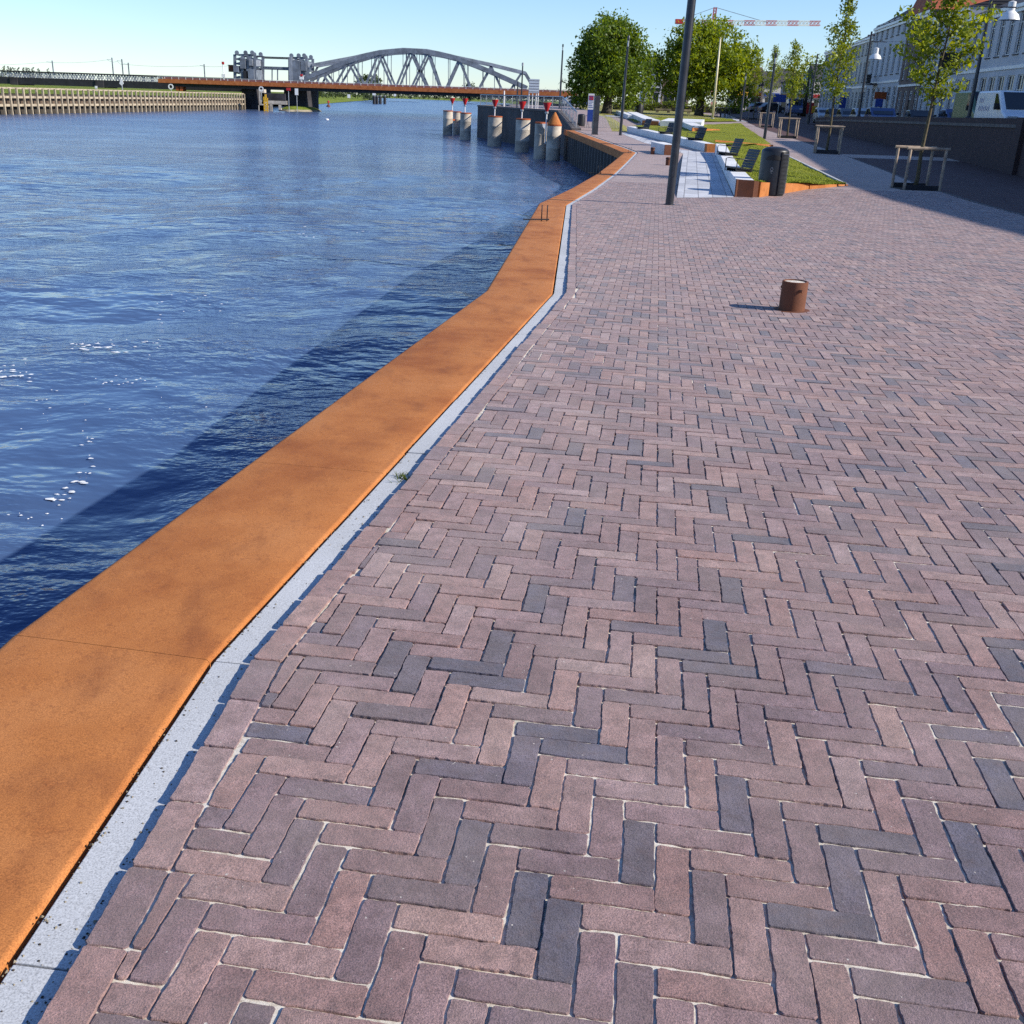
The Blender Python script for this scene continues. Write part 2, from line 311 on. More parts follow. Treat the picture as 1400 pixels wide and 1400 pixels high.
    def build(s, name, mat, parent=None, smooth=False, bevel=0., origin=None, attr=None):
        me = bpy.data.meshes.new(name)
        vs = s.v if origin is None else [(x-origin[0], y-origin[1], z-origin[2]) for x, y, z in s.v]
        me.from_pydata(vs, [], s.f); me.validate(); me.update()
        me.materials.append(mat)
        if smooth: me.polygons.foreach_set('use_smooth', [True]*len(me.polygons))
        if smooth == 'auto':
            try: me.set_sharp_from_angle(angle=R(40))
            except Exception: pass
        if attr is not None and len(attr) == len(me.polygons):
            a = me.attributes.new('rnd', 'FLOAT', 'FACE'); a.data.foreach_set('value', attr)
        o = bpy.data.objects.new(name, me); COL.objects.link(o)
        if parent is not None: o.parent = parent
        if origin is not None: o.location = origin
        if bevel:
            md = o.modifiers.new('edge', 'BEVEL'); md.width = bevel; md.segments = 2; md.limit_method = 'ANGLE'; md.angle_limit = R(35)
        return o
def tag(o, label=None, cat=None, group=None, kind=None):
    if label: o['label'] = label
    if cat: o['category'] = cat
    if group: o['group'] = group
    if kind: o['kind'] = kind
    return o
def thing(name, label, cat, loc=(0, 0, 0), rz=0., group=None):
    o = bpy.data.objects.new(name, None); COL.objects.link(o); o.empty_display_size = .2
    o.location = loc; o.rotation_euler = (0, 0, rz); return tag(o, label, cat, group)
def copy_tree(o, parent=None):
    c = o.copy(); COL.objects.link(c)
    if parent is not None: c.parent = parent
    for ch in list(o.children): copy_tree(ch, c)
    return c
def struct(name, mb, mat, **kw): return tag(mb.build(name, mat, **kw), kind='structure')

# ---------------------------------------------------------------- world, sun, camera
EL = R(30.5); AZ = np.array([.961, -.276]); AZ = AZ/np.linalg.norm(AZ)
SUN = Vector((AZ[0]*math.cos(EL), AZ[1]*math.cos(EL), math.sin(EL)))
w = bpy.data.worlds.new('World'); SC.world = w; w.use_nodes = True; wn = w.node_tree
sky = wn.nodes.new('ShaderNodeTexSky'); sky.sky_type = 'NISHITA'; sky.sun_disc = False
sky.sun_elevation = EL; sky.sun_rotation = math.atan2(AZ[0], AZ[1]); sky.air_density = 1.0; sky.dust_density = .0; sky.ozone_density = 3.0; sky.altitude = 20
tint = mix(wn, 1., sky.outputs[0], rgb(.85, 1., 1.28), 'MULTIPLY'); wn.links.new(tint, wn.nodes['Background'].inputs['Color']); wn.nodes['Background'].inputs['Strength'].default_value = .088
sl = bpy.data.lights.new('sun', 'SUN'); sl.energy = 4.3; sl.angle = R(.5); sl.color = (1., .93, .82)
so = bpy.data.objects.new('sun', sl); COL.objects.link(so); so.rotation_euler = SUN.to_track_quat('Z', 'Y').to_euler()
SC.view_settings.view_transform = 'Standard'; SC.view_settings.look = 'None'; SC.view_settings.exposure = .66; SC.view_settings.gamma = 1
cd = bpy.data.cameras.new('camera'); co = bpy.data.objects.new('camera', cd); COL.objects.link(co); SC.camera = co
mw = Matrix.Identity(4)
for i in range(3): mw[i][0] = RT[i]; mw[i][1] = UP[i]; mw[i][2] = -FW[i]; mw[i][3] = EYEP[i]
co.matrix_world = mw
cd.sensor_width = 36; cd.lens = F_PX/1400*36; cd.shift_x = 40/1400; cd.clip_start = .05; cd.clip_end = 6000
SC.cycles.use_denoising = False; SC.cycles.max_bounces = 6; SC.cycles.diffuse_bounces = 3; SC.cycles.glossy_bounces = 3; SC.cycles.transmission_bounces = 3
SC.cycles.sample_clamp_indirect = 6

# ---------------------------------------------------------------- quay edge lines
IN = [(-1.10, -3.), (-.735, 2.47), (.56, 9.39), (1.41, 20.9), (5.93, 46.2), (5.02, 71.6)]
OUT = [(-1.70, -2.9), (-1.335, 2.58), (-.045, 9.45), (.90, 21.2), (5.36, 45.6), (4.48, 72.6)]
IN = [(x*1.012, y*1.012) for x, y in IN]; OUT = [(x*1.012, y*1.012) for x, y in OUT]
def edge_x(y, line=None):
    line = line or IN
    return float(np.interp(y, [p[1] for p in line], [p[0] for p in line]))
def offset(line, d):
    """polyline moved d to the right (landward)"""
    out = []; n = len(line)
    for i in range(n):
        p = Vector(line[i]); ns = []
        for a, b in ((i-1, i), (i, i+1)):
            if a >= 0 and b < n:
                t = (Vector(line[b])-Vector(line[a])).normalized(); ns.append(Vector((t.y, -t.x)))
        m = sum(ns, Vector((0, 0))).normalized(); k = 1/max(.5, m.dot(ns[0])); out.append(tuple(p+m*d*k))
    return out
def along(line, step):
    """resample: list of (point, segment index)"""
    out = []
    for i in range(len(line)-1):
        a = Vector(line[i]); b = Vector(line[i+1]); n = max(1, int((b-a).length/step))
        for k in range(n): out.append(((a+(b-a)*k/n), i))
    out.append((Vector(line[-1]), len(line)-2)); return out

# ---------------------------------------------------------------- ground
STREET = .155
def xr(y): return .62*y+2.6
Y_END = 30.
E0 = offset(IN, .215)            # where the herringbone starts
def strip_mesh(name, mat, left, right, ys, dz, cols=1):
    mb = MB(); 
    for y in ys:
        for c in range(cols+1):
            x = left(y)+(right(y)-left(y))*c/cols; mb.v.append((x, y, gz(y)+dz))
    for i in range(len(ys)-1):
        if name == 'sand_bed' and ys[i] < 7.9 and ys[i] > .4: continue
        for c in range(cols):
            a = i*(cols+1)+c; mb.f.append((a, a+1, a+cols+2, a+cols+1))
    return struct(name, mb, mat)
ysN = list(np.arange(-3, Y_END+.01, .5))
bed = strip_mesh('sand_bed', M['sand'], lambda y: edge_x(y, offset(IN, .125)), xr, [y for y in ysN if y <= .5 or y >= 8], -.0075, 6)
# close by, the sand lies higher in some joints than in others
xs_, ysb = np.arange(-1.3, 7.8, .026), np.arange(.5, 8.01, .026)
XX, YY = np.meshgrid(xs_, ysb); ZZ = np.zeros_like(XX)
for k in range(40):
    lam = .06*1.12**k; a_ = RNG.uniform(0, 6.3); ZZ += .0011*min(1.6, (lam/.1)**.25)*np.sin(2*math.pi/lam*(XX*math.cos(a_)+YY*math.sin(a_))+RNG.uniform(0, 6.3))
ZZ = np.clip(-.0064+ZZ*.55, -.013, -.0040)+np.interp(YY, KX, KZ)
kx_ = len(xs_); eL = offset(IN, .125)
fb_ = [(i*kx_+j, i*kx_+j+1, (i+1)*kx_+j+1, (i+1)*kx_+j) for i in range(len(ysb)-1) for j in range(kx_-1) if edge_x(ysb[i], eL)+.008 < xs_[j] and edge_x(ysb[i+1], eL)+.008 < xs_[j] and xs_[j] < xr(ysb[i])+.03]
mb = MB(); mb.v = np.stack([XX, YY, ZZ], -1).reshape(-1, 3).tolist(); mb.f = fb_; struct('sand_bed', mb, M['sand'], smooth=True)
ysF = list(np.arange(-3, Y_END+.01, 1.))
strip_mesh('brick_paving', M['farbrick'], lambda y: xr(y)-.02, lambda y: max(xr(y)+.1, 12.9+STREET*y), ysF, -.001, 3)
def quay_left(y):
    if y < 46.2: return edge_x(y, offset(IN, .125))
    if y < 71.6: return edge_x(y, offset(IN, .125))
    return float(np.interp(y, [71.6, 84, 112, 150, 226, 620], [5.1, 6.6, 7.4, 9, 14, 60]))
ysG = list(np.arange(Y_END, 72.1, 1.))+list(np.arange(74, 240, 4.))
strip_mesh('brick_paving', M['farbrick'], quay_left, lambda y: 13+STREET*y if y < 100 else 13+STREET*y+.3*(y-100), ysG, -.001, 4)
# the far ground behind everything, out to the horizon
mb = MB()
mb.add([(16, 225, .75), (900, 225, .75), (2500, 3000, .75), (60, 3000, .75), (24, 600, .75)], [(0, 1, 2, 3, 4)])
struct('far_ground', mb, M['meadow'])

# herringbone bricks, 3:1 bond
BW = .069; TX, TY, YAW = -.0732, 1.963, R(-8.426)
cy, sy_ = math.cos(YAW), math.sin(YAW)
def clip(poly, a, b):
    """keep what lies right of a->b"""
    a = Vector(a); b = Vector(b); t = b-a; out = []
    f = lambda p: t.x*(p[1]-a.y)-t.y*(p[0]-a.x)     # >0 left
    for i in range(len(poly)):
        p, q = poly[i], poly[(i+1) % len(poly)]; fp, fq = f(p), f(q)
        if fp <= 0: out.append(p)
        if (fp < 0 < fq) or (fq < 0 < fp):
            k = fp/(fp-fq); out.append((p[0]+(q[0]-p[0])*k, p[1]+(q[1]-p[1])*k))
    return out
class Bricks:
    def __init__(s): s.v = []; s.f = []; s.r = []; s.h = []
    def brick(s, poly, z, dist, rnd, hue, slope):
        """poly: outline (world xy, ccw); detail by distance from the eye"""
        n = len(poly); c = np.mean(poly, 0)
        if dist < 7:
            pts = []
            st = .009 if dist < 4 else .022
            for i in range(n):
                p = np.array(poly[i]); q = np.array(poly[(i+1) % n]); pr = np.array(poly[i-1])
                L = np.linalg.norm(q-p)
                if L < 1e-4: continue
                d = (q-p)/L; nn = np.array([d[1], -d[0]])
                r = min(.0028+.0035*RNG.random(), L*.3)
                k = max(1, int((L-2*r)/st))
                wob = 0
                for j in range(k+1):
                    wob = .55*wob+RNG.normal(0, .00075)
                    pts.append(p+d*(r+(L-2*r)*j/k)+nn*wob)
                # chip the corner now and then
            pts = np.array(pts)
        elif dist < 15:
            pts = []
            for i in range(n):
                p = np.array(poly[i]); q = np.array(poly[(i+1) % n]); L = np.linalg.norm(q-p)
                if L < 1e-4: continue
                r = min(.008, L*.3); d = (q-p)/L; pts += [p+d*r, q-d*r]
            pts = np.array(pts)
        else: pts = np.array(poly)
        m = len(pts); o = len(s.v)
        if m < 3: return
        tx, ty = [float(np.clip(RNG.normal(0, .006), -.010, .010)) for _ in (0, 1)]
        def zz(p, e): return z+e+tx*(p[0]-c[0])+(ty+slope)*(p[1]-c[1])
        ins = pts-(pts-c)/np.maximum(np.linalg.norm(pts-c, axis=1, keepdims=True), 1e-5)*.0017 if dist < 15 else None
        for p in pts: s.v.append((p[0], p[1], zz(p, -.03)))
        if ins is None:
            for p in pts: s.v.append((p[0], p[1], zz(p, 0)))
            fs = [(o+i, o+(i+1) % m, o+m+(i+1) % m, o+m+i) for i in range(m)]+[tuple(range(o+m, o+2*m))]
        else:
            for p in pts: s.v.append((p[0], p[1], zz(p, -.0020)))
            for p in ins: s.v.append((p[0], p[1], zz(p, 0)))
            fs = [(o+k*m+i, o+k*m+(i+1) % m, o+(k+1)*m+(i+1) % m, o+(k+1)*m+i) for k in (0, 1) for i in range(m)]+[tuple(range(o+2*m, o+3*m))]
        s.f += fs; s.r += [rnd]*len(fs); s.h += [hue]*len(fs)
    def build(s, name, mat):
        me = bpy.data.meshes.new(name); me.from_pydata(s.v, [], s.f); me.update(); me.materials.append(mat)
        for nm, d in (('rnd', s.r), ('hue', s.h)):
            a = me.attributes.new(nm, 'FLOAT', 'FACE'); a.data.foreach_set('value', d)
        o = bpy.data.objects.new(name, me); COL.objects.link(o); return o
BK = Bricks()
def tone():
    t = RNG.random()
    return RNG.uniform(0, .15) if t < .13 else RNG.uniform(.15, 1.)
E0b = [(a, b) for a, b in zip(E0[:-1], E0[1:])]
N = int(Y_END/BW*1.5)
for row in range(-int(Y_END/BW)-60, 60):
    for m in range(-140, 140):
        for vert in (0, 1):
            x0 = row+6*m
            if vert: c0 = row+5+6*m; cx, cyy = c0+.5, row+1.5
            else: cx, cyy = x0+1.5, row+.5
            yy = -cyy; X = TX+(cy*cx-sy_*yy)*BW; Y = TY+(sy_*cx+cy*yy)*BW
            if Y < .6 or Y > Y_END+.1 or X > xr(Y) or X < -1.6: continue
            ex = edge_x(Y, E0)
            if X < ex-.13: continue
            j = RNG.uniform(.0012, .0036, 4)/BW
            hx, hy = (.5, 1.5) if vert else (1.5, .5)
            jx, jy = RNG.normal(0, .010, 2)
            a_ = RNG.normal(0, .006)
            loc = [(-hx+j[0], -hy+j[1]), (hx-j[2], -hy+j[1]), (hx-j[2], hy-j[3]), (-hx+j[0], hy-j[3])]
            poly = []
            for lx, ly in loc:
                lx, ly = lx-a_*ly+jx, ly+a_*lx+jy
                px, py = cx+lx, yy+ly
                poly.append((TX+(cy*px-sy_*py)*BW, TY+(sy_*px+cy*py)*BW))
            if X < ex+.16:
                for (a, b) in E0b:
                    if a[1]-.3 <= Y <= b[1]+.3: poly = clip(poly, a, b)
                if len(poly) < 3: continue
                ar = abs(sum(poly[i][0]*poly[(i+1) % len(poly)][1]-poly[(i+1) % len(poly)][0]*poly[i][1] for i in range(len(poly))))/2
                if ar < .0011: continue
            d = math.hypot(X, Y)
            zc = gz(Y)+float(np.clip(RNG.normal(0, .0012), -.0016, .0024))
            sl = (gz(Y+.2)-gz(Y-.2))/.4
            BK.brick(poly, zc, d, tone(), RNG.random(), sl)
# the course of bricks laid end to end along the gutter
ec0, ec1 = offset(IN, .128), offset(IN, .208)
for i in range(len(IN)-2):
    a0, b0, a1, b1 = Vector(ec0[i]), Vector(ec0[i+1]), Vector(ec1[i]), Vector(ec1[i+1]); L = (b0-a0).length; n = int(L/.207)
    for k in range(n):
        t0, t1 = k/n+.003/L, (k+1)/n-.003/L
        poly = [tuple(a0.lerp(b0, t0)), tuple(a1.lerp(b1, t0)), tuple(a1.lerp(b1, t1)), tuple(a0.lerp(b0, t1))]
        jit = RNG.normal(0, .003); poly = [(p[0]+jit, p[1]) for p in poly]
        Y = np.mean([p[1] for p in poly])
        if Y < .4: continue
        BK.brick(poly, gz(Y)+RNG.normal(0, .0012), math.hypot(poly[0][0], Y), .2+.75*RNG.random(), RNG.random(), (gz(Y+.2)-gz(Y-.2))/.4)
tag(BK.build('brick_paving', M['brick']), kind='structure')

# granite gutter strip beside the coping, slabs about a metre long
g0, g1 = offset(IN, .016), offset(IN, .124)
gut = thing('gutter_strip', 'pale grey granite gutter strip running between orange steel coping and brick paving', 'gutter', (0, 0, 0))
for i in range(len(IN)-1):
    a0, b0, a1, b1 = Vector(g0[i]), Vector(g0[i+1]), Vector(g1[i]), Vector(g1[i+1]); L = (b0-a0).length; n = max(1, int(L/1.0))
    for k in range(n):
        t0, t1 = k/n+.0025/L, (k+1)/n-.0025/L
        q = [a0.lerp(b0, t0), a1.lerp(b1, t0), a1.lerp(b1, t1), a0.lerp(b0, t1)]
        dz = RNG.normal(0, .0012)
        MB().prism([tuple(p) for p in q], [gz(p[1])-.2 for p in q], [gz(p[1])-.021+dz for p in q]).build('slab', M['strip'], gut, bevel=.002 if q[0][1] < 8 else 0)

# steel coping plates with folded lips
cop = thing('quay_coping', 'rust orange weathering steel coping of folded plates along the river edge', 'coping', (0, 0, 0))
cuts = {0: [0, 1], 1: [0, .24, .62, 1], 2: [0, .5, 1], 3: [0, .34, .67, 1], 4: [0, .5, 1]}
CZ = -.019
def cop_profile(po, pi):
    """points from the water side to the land side: drop, rounded nose, flat, rounded lip, drop"""
    po = Vector(po); pi = Vector(pi); u = (pi-po).normalized(); W = (pi-po).length; z0 = gz((po.y+pi.y)/2)
    pr = [(0.002, -.34)]
    r = .035
    for k in range(6): t = math.pi/2*k/5; pr.append((r-r*math.cos(t), CZ-r+r*math.sin(t)))
    for s_ in (.25, .5, .75): pr.append((W*s_, CZ+.0015*math.sin(s_*3.1)))
    r = .014
    for k in range(5): t = math.pi/2*k/4; pr.append((W-r+r*math.sin(t), CZ-r+r*math.cos(t)))
    pr.append((W, -.13))
    return [(po.x+u.x*x, po.y+u.y*x, (gz(po.y)*(1-x/W)+gz(pi.y)*x/W)+z) for x, z in pr]
for i in range(5):
    for c0, c1 in zip(cuts[i][:-1], cuts[i][1:]):
        mb = MB(); K = 16; n = None
        Li = (Vector(IN[i+1])-Vector(IN[i])).length; gap = .0009/Li
        for k in range(K+1):
            t = c0+gap+(c1-c0-2*gap)*k/K
            po = Vector(OUT[i]).lerp(Vector(OUT[i+1]), t); pi = Vector(IN[i]).lerp(Vector(IN[i+1]), t)
            p = cop_profile(po, pi); n = len(p); mb.v += p
        for k in range(K):
            for j in range(n-1): mb.f.append((k*n+j, k*n+j+1, (k+1)*n+j+1, (k+1)*n+j))
        mb.f = [f[::-1] for f in mb.f]
        mb.build('plate', M['corten'], cop, smooth=True)
# dull packing strip below seams so they read as joints, not holes
mb = MB()
for i in range(5):
    a, b, c, d = [Vector(q) for q in (OUT[i], OUT[i+1], IN[i+1], IN[i])]; n = 16
    for k in range(n):
        q = [a.lerp(b, k/n), a.lerp(b, (k+1)/n), d.lerp(c, (k+1)/n), d.lerp(c, k/n)]; mb.add([(p.x, p.y, gz(p.y)-.075) for p in q], [(3, 2, 1, 0)])
mb.build('backing', M['rustdark'], cop)

# quay wall: sheet piling below the coping
O2 = offset(OUT, .03)
mb = MB(); pts = along(O2, .3); base = len(mb.v)
for k, (p, s_) in enumerate(pts):
    q0, q1 = Vector(O2[s_]), Vector(O2[s_+1]); t = (q1-q0).normalized(); nn = Vector((t.y, -t.x))
    d = .16 if (k//2) % 2 else .0
    x, y = p.x+nn.x*d, p.y+nn.y*d
    mb.v += [(x, y, WATER-3), (x, y, gz(p.y)-.1)]
for k in range(len(pts)-1): mb.f.append((2*k, 2*k+1, 2*k+3, 2*k+2))
tag(mb.build('quay_wall', M['sheet']), 'dark sheet piled quay wall dropping from the orange coping to the water', 'quay wall')

# ---------------------------------------------------------------- water
def wave_mesh():
    xs = np.concatenate([np.arange(-48, -16, .4), np.arange(-16, 6.5, .16)]); ys = np.concatenate([np.arange(-6, 26, .16), np.arange(26, 62, .4)])
    X, Y = np.meshgrid(xs, ys); Z = np.zeros_like(X)
    for k in range(44):
        lam = .5*1.16**(k*.62)*(1+.2*RNG.random()); th = R(-20)+RNG.normal(0, .75); kx, ky = math.cos(th)*2*math.pi/lam, math.sin(th)*2*math.pi/lam
        env = .5+.5*np.sin(X*RNG.uniform(-.35, .35)+Y*RNG.uniform(-.35, .35)+RNG.uniform(0, 6))
        Z += .0036*lam**.85*np.sin(kx*X+ky*Y+RNG.uniform(0, 6)+.5*np.sin(.4*X+.3*Y+k))*env
    # fade to flat at the border of this finer patch
    b = np.minimum.reduce([(X+48)/14, (62-Y)/14, np.ones_like(X)]); Z *= np.clip(b, 0, 1)
    global WZ
    def WZ(x, y):
        i = int(np.clip(np.searchsorted(ys, y), 0, len(ys)-1)); j = int(np.clip(np.searchsorted(xs, x), 0, len(xs)-1)); return float(Z[i, j]) if -48 < x < 6 and y < 62 else 0.
    v = np.stack([X, Y, Z+WATER], -1).reshape(-1, 3); nx = len(xs)
    f = [(i*nx+j, i*nx+j+1, (i+1)*nx+j+1, (i+1)*nx+j) for i in range(len(ys)-1) for j in range(nx-1)]
    me = bpy.data.meshes.new('river'); me.from_pydata(v.tolist(), [], f); me.update(); me.materials.append(M['water'])
    me.polygons.foreach_set('use_smooth', [True]*len(me.polygons))
    o = bpy.data.objects.new('river', me); COL.objects.link(o); tag(o, kind='structure')
wave_mesh()
mb = MB(); B = 3500
x0, x1, y0, y1 = -48, 6.34, -6, 61.6
mb.add([(-B, -60, WATER), (80, -60, WATER), (80, y0, WATER), (-B, y0, WATER), (-B, y1, WATER), (x0, y0, WATER), (x0, y1, WATER), (x1, y0, WATER), (80, y1, WATER), (x1, y1, WATER), (-B, B, WATER), (80, B, WATER)],
       [(0, 1, 2, 3), (3, 5, 6, 4), (7, 2, 8, 9), (4, 8, 11, 10)])
struct('river', mb, M['water'])
# river bed so the steps at the patch border never show light
# foam flecks drifting on the water
mb = MB()
def fleck(p, r):
    n = 9; a0 = random.random()*6
    zf = WATER+WZ(p.x, p.y)+.02; vs = [(p.x, p.y, zf+.006)]
    for k in range(n):
        t = 2*math.pi*k/n; q = r*random.uniform(.45, 1.25); vs.append((p.x+math.cos(t)*q*1.5, p.y+math.sin(t)*q, zf))
    mb.add(vs, [(0, k+1, (k+1) % n+1) for k in range(n)])
for (x, y, n, sx, sy, r) in [(85, 672, 10, 14, 10, .045), (110, 640, 8, 18, 12, .035), (115, 605, 9, 20, 25, .02), (15, 510, 26, 28, 14, .045), (120, 475, 26, 50, 9, .05), (170, 520, 12, 30, 8, .03), (190, 478, 10, 50, 10, .03), (270, 415, 16, 60, 14, .03), (60, 560, 14, 60, 40, .018), (430, 325, 12, 60, 12, .045), (40, 700, 8, 40, 15, .018), (230, 540, 8, 80, 30, .016)]:
    for k in range(n):
        p = level(x+random.gauss(0, sx*.6), y+random.gauss(0, sy*.6), WATER)
        if p.x < edge_x(p.y, OUT)-1.2: fleck(p, r*random.uniform(.15, .85))
tag(mb.build('water_foam', M['foam']), 'small white foam flecks drifting on the river near the quay', 'foam', kind='stuff')

# ---------------------------------------------------------------- street furniture on the quay
def lamp_post(p, h, r, label, lean=(0, 0), head=True, group='tall lamp posts along the quay'):
    t = thing('lamp_post', label, 'lamp post', p, 0, group)
    t.rotation_euler = (lean[1], lean[0], 0)
    MB().lathe([(r*1.45, -.05), (r*1.45, .012), (r*1.1, .02)], 20).build('base_plate', M['lamp'], t, smooth='auto')
    MB().lathe([(r, 0), (r, h*.42), (r*.93, h*.425), (r*.78, h*.8), (r*.74, h-.6)], 24).build('pole', M['lamp'], t, smooth='auto')
    MB().box(-r*.35, r*.35, -r*1.06, -r*.9, .55, .95).build('service_door', M['lamp'], t, bevel=.004)
    MB().lathe([(r*.6, h-.6), (r*.6, h-.28)], 16).build('lamp_glass', M['galv'], t, smooth='auto')
    MB().lathe([(r*.8, h-.28), (r*.8, h-.05), (r*.3, h)], 16).build('lamp_head', M['lamp'], t, smooth='auto')
    return t
lamp_post(ground(915, 280), 9.5, .082, 'thick dark lamp post on the brick paving, cut off by the top of the picture', (R(.9), 0))
p = ground(848, 185); lamp_post(p, at(860, 48, p.y).z-p.z, .085, 'dark lamp post standing by the pale path between the lawn wall and the river', (R(.6), 0))
p = ground(1045, 190); lamp_post(p, at(1061, 72, p.y).z-p.z, .09, 'dark lamp post at the street edge of the lawn beside the young trees', (R(.7), 0))
p = ground(1012, 166); lamp_post(p, at(1019, 100, p.y).z-p.z, .11, 'dark lamp post at the far right corner of the lawn behind the wooden tree guards', (R(.5), 0))
p = Vector((at(765, 147, 118).x, 118, .75)); lamp_post(p, at(767, 60, 118).z-p.z, .10, 'dark lamp post at the head of the ramp in front of the rust red footbridge', (0, 0))
p = Vector(at(879, 150, 150)); p.z = gz(150); lamp_post(p, at(881, 105, 150).z-p.z, .10, 'small distant lamp post in the gap between the two big trees')

# mooring bollard: a short rusty pipe with a pin and a pale filled top
p = ground(1082, 424); t = thing('mooring_bollard', 'short rusty pipe bollard with pale top standing alone on the brick paving', 'bollard', p, R(25))
r, h = .108, .245
MB().lathe([(r, -.03), (r, h), (r-.012, h+.003), (r-.013, h-.03)], 40).build('pipe', M['rustdark'], t, smooth='auto')
MB().lathe([(r-.012, h-.05), (r-.012, h-.008), (.02, h-.004)], 32).build('filling', M['sand'], t, smooth='auto')
MB().bar((-.03, -r-.035, h-.065), (-.03, r+.02, h-.065), .013, n=10).build('pin', M['rustdark'], t, smooth='auto')
MB().lathe([(r+.05, -.03), (r+.045, .004), (r, .006)], 32).build('collar', M['rustdark'], t, smooth='auto')
for (x, y, lb) in ((892, 211, 'small dark stub post at the edge of the pale path beside the white block'), (913, 226, 'small dark stub post just left of the thick lamp post')):
    p = ground(x, y); b = thing('stub_post', lb, 'post', p, 0, 'stub posts by the pale path')
    MB().lathe([(.085, -.03), (.085, .26), (.07, .275)], 20).build('post', M['rustdark'], b, smooth='auto')
    MB().lathe([(.10, .21), (.10, .24)], 20).build('collar', M['dark'], b, smooth='auto')
# pairs of ladder grips standing on the coping
def grips(px, label):
    p = ground(*px); t = thing('ladder_grip', label, 'handrail', p, R(10), 'ladder grips on the coping'); 
    for dx in (-.045, .045): MB().tube([(dx, .0, -.02), (dx, 0, .2), (dx+.005, .02, .23)], .009, 8).build('rod', M['dark'], t, smooth=True)
    MB().bar((-.35, -.02, .012), (.08, 0, .012), .012).build('crossbar', M['dark'], t, smooth='auto')
grips((744, 301), 'thin dark ladder grips on the coping at its first far bend'); grips((819, 237), 'thin dark ladder grips on the coping halfway to the far corner'); grips((861, 209), 'thin dark ladder grips on the coping at the far corner')
# tufts of weed in the gutter
for (x, y, lb) in ((552, 647, 'small green weed tuft in the gutter beside the granite strip'), (702, 505, 'tiny weed tuft further along between coping and strip')):
    mb = MB(); p = ground(x, y)
    for k in range(40):
        a = random.random()*6.3; l = random.uniform(.012, .04); q = Vector((random.gauss(0, .018), random.gauss(0, .03), -.02)); e = q+Vector((math.cos(a)*l, math.sin(a)*l, l*.8)); s_ = Vector((-math.sin(a), math.cos(a), 0))*.003
        mb.add([q-s_, q+s_, e], [(0, 1, 2)])
    tag(mb.build('weed_tuft', M['leaf_g'], origin=None), lb, 'weed').location = p

# litter bin: a drum with a hood on the left and a louvred half on the right
def litter_bin(p, h, r, label, rz=0, detail=True, group=None):
    t = thing('litter_bin', label, 'litter bin', p, rz, group)
    k = .90*h
    MB().lathe([(r, .03), (r, k), (r*.98, k+.02), (r*.9, k+(h-k)*.45), (r*.68, k+(h-k)*.8), (r*.35, h-.005), (.02, h)], 36).build('drum', M['bin'], t, smooth='auto')
    MB().lathe([(r*.94, 0), (r*.94, .04)], 30).build('foot', M['dark'], t)
    if detail:
        mb = MB()
        for i in range(30):
            z = .06+i*(k-.1)/30; vs = []; n = 14
            for j in range(n+1):
                a = R(-78)+R(150)*j/n; vs += [(math.cos(a)*(r+.002), math.sin(a)*(r+.002), z), (math.cos(a)*(r+.03), math.sin(a)*(r+.03), z+.006), (math.cos(a)*(r+.002), math.sin(a)*(r+.002), z+.028)]
            fs = []
            for j in range(n): fs += [(3*j, 3*j+3, 3*j+4, 3*j+1), (3*j+1, 3*j+4, 3*j+5, 3*j+2)]
            mb.add(vs, fs)
        mb.build('louvre_panel', M['louvre'], t)
        a = R(-80); MB().beam((math.cos(a)*(r+.008), math.sin(a)*(r+.008), .03), (math.cos(a)*(r+.008), math.sin(a)*(r+.008), k), .035, .03).build('door_edge', M['bin'], t)
        # mouth: a dark half-round opening facing the river
        vs = [(0, 0, 0)]; mb = MB(); n = 16; pts = []
        for i in range(n+1):
            a = R(-150)+R(70)*i/n-0*math.pi; zz = k-.05
            pts.append((math.cos(a)*(r+.006), math.sin(a)*(r+.006)))
        for i in range(n):
            u0, u1 = abs(i/n*2-1), abs((i+1)/n*2-1); t0, t1 = .12*math.sqrt(max(0, 1-u0*u0)), .12*math.sqrt(max(0, 1-u1*u1))
            mb.add([(*pts[i], k-.19), (*pts[i+1], k-.19), (*pts[i+1], k-.19+t1), (*pts[i], k-.19+t0)], [(0, 1, 2, 3)])
        mb.build('mouth', M['black'], t)
        # pictogram of a person dropping litter, in pale paint
        mb = MB(); a0 = R(-118); ux, uy = -math.sin(a0), math.cos(a0); cx, cy_ = math.cos(a0)*(r+.004), math.sin(a0)*(r+.004)
        def q2(u, z, w_, hh): mb.add([(cx+ux*(u-w_), cy_+uy*(u-w_), z-hh), (cx+ux*(u+w_), cy_+uy*(u+w_), z-hh), (cx+ux*(u+w_), cy_+uy*(u+w_), z+hh), (cx+ux*(u-w_), cy_+uy*(u-w_), z+hh)], [(0, 1, 2, 3)])
        for i in range(12):
            a = R(30*i); q2(.028*math.cos(a), .62+.035*math.sin(a), .006, .006)
        q2(0, .57, .035, .004); q2(0, .535, .02, .004)
        mb.build('pictogram', M['galv'], t)
        MB().bar((math.cos(R(-10))*r, math.sin(R(-10))*r, k-.02), (math.cos(R(-10))*(r+.02), math.sin(R(-10))*(r+.02), k-.02), .02).build('lock', M['galv'], t)
    return t
p = ground(1056, 268); p.y += .25; litter_bin(p, 1.13, .325, 'large black louvred litter bin with hood beside the corner of the lawn', R(8))
p = ground(794, 176); p.z = gz(p.y); litter_bin(p, .95, .26, 'small round black litter bin at the foot of the ramp railing', 0, False)
p = ground(873, 157); litter_bin(p, 1.5, .5, 'dark bin standing on the pale path before the hedge', 0, False)

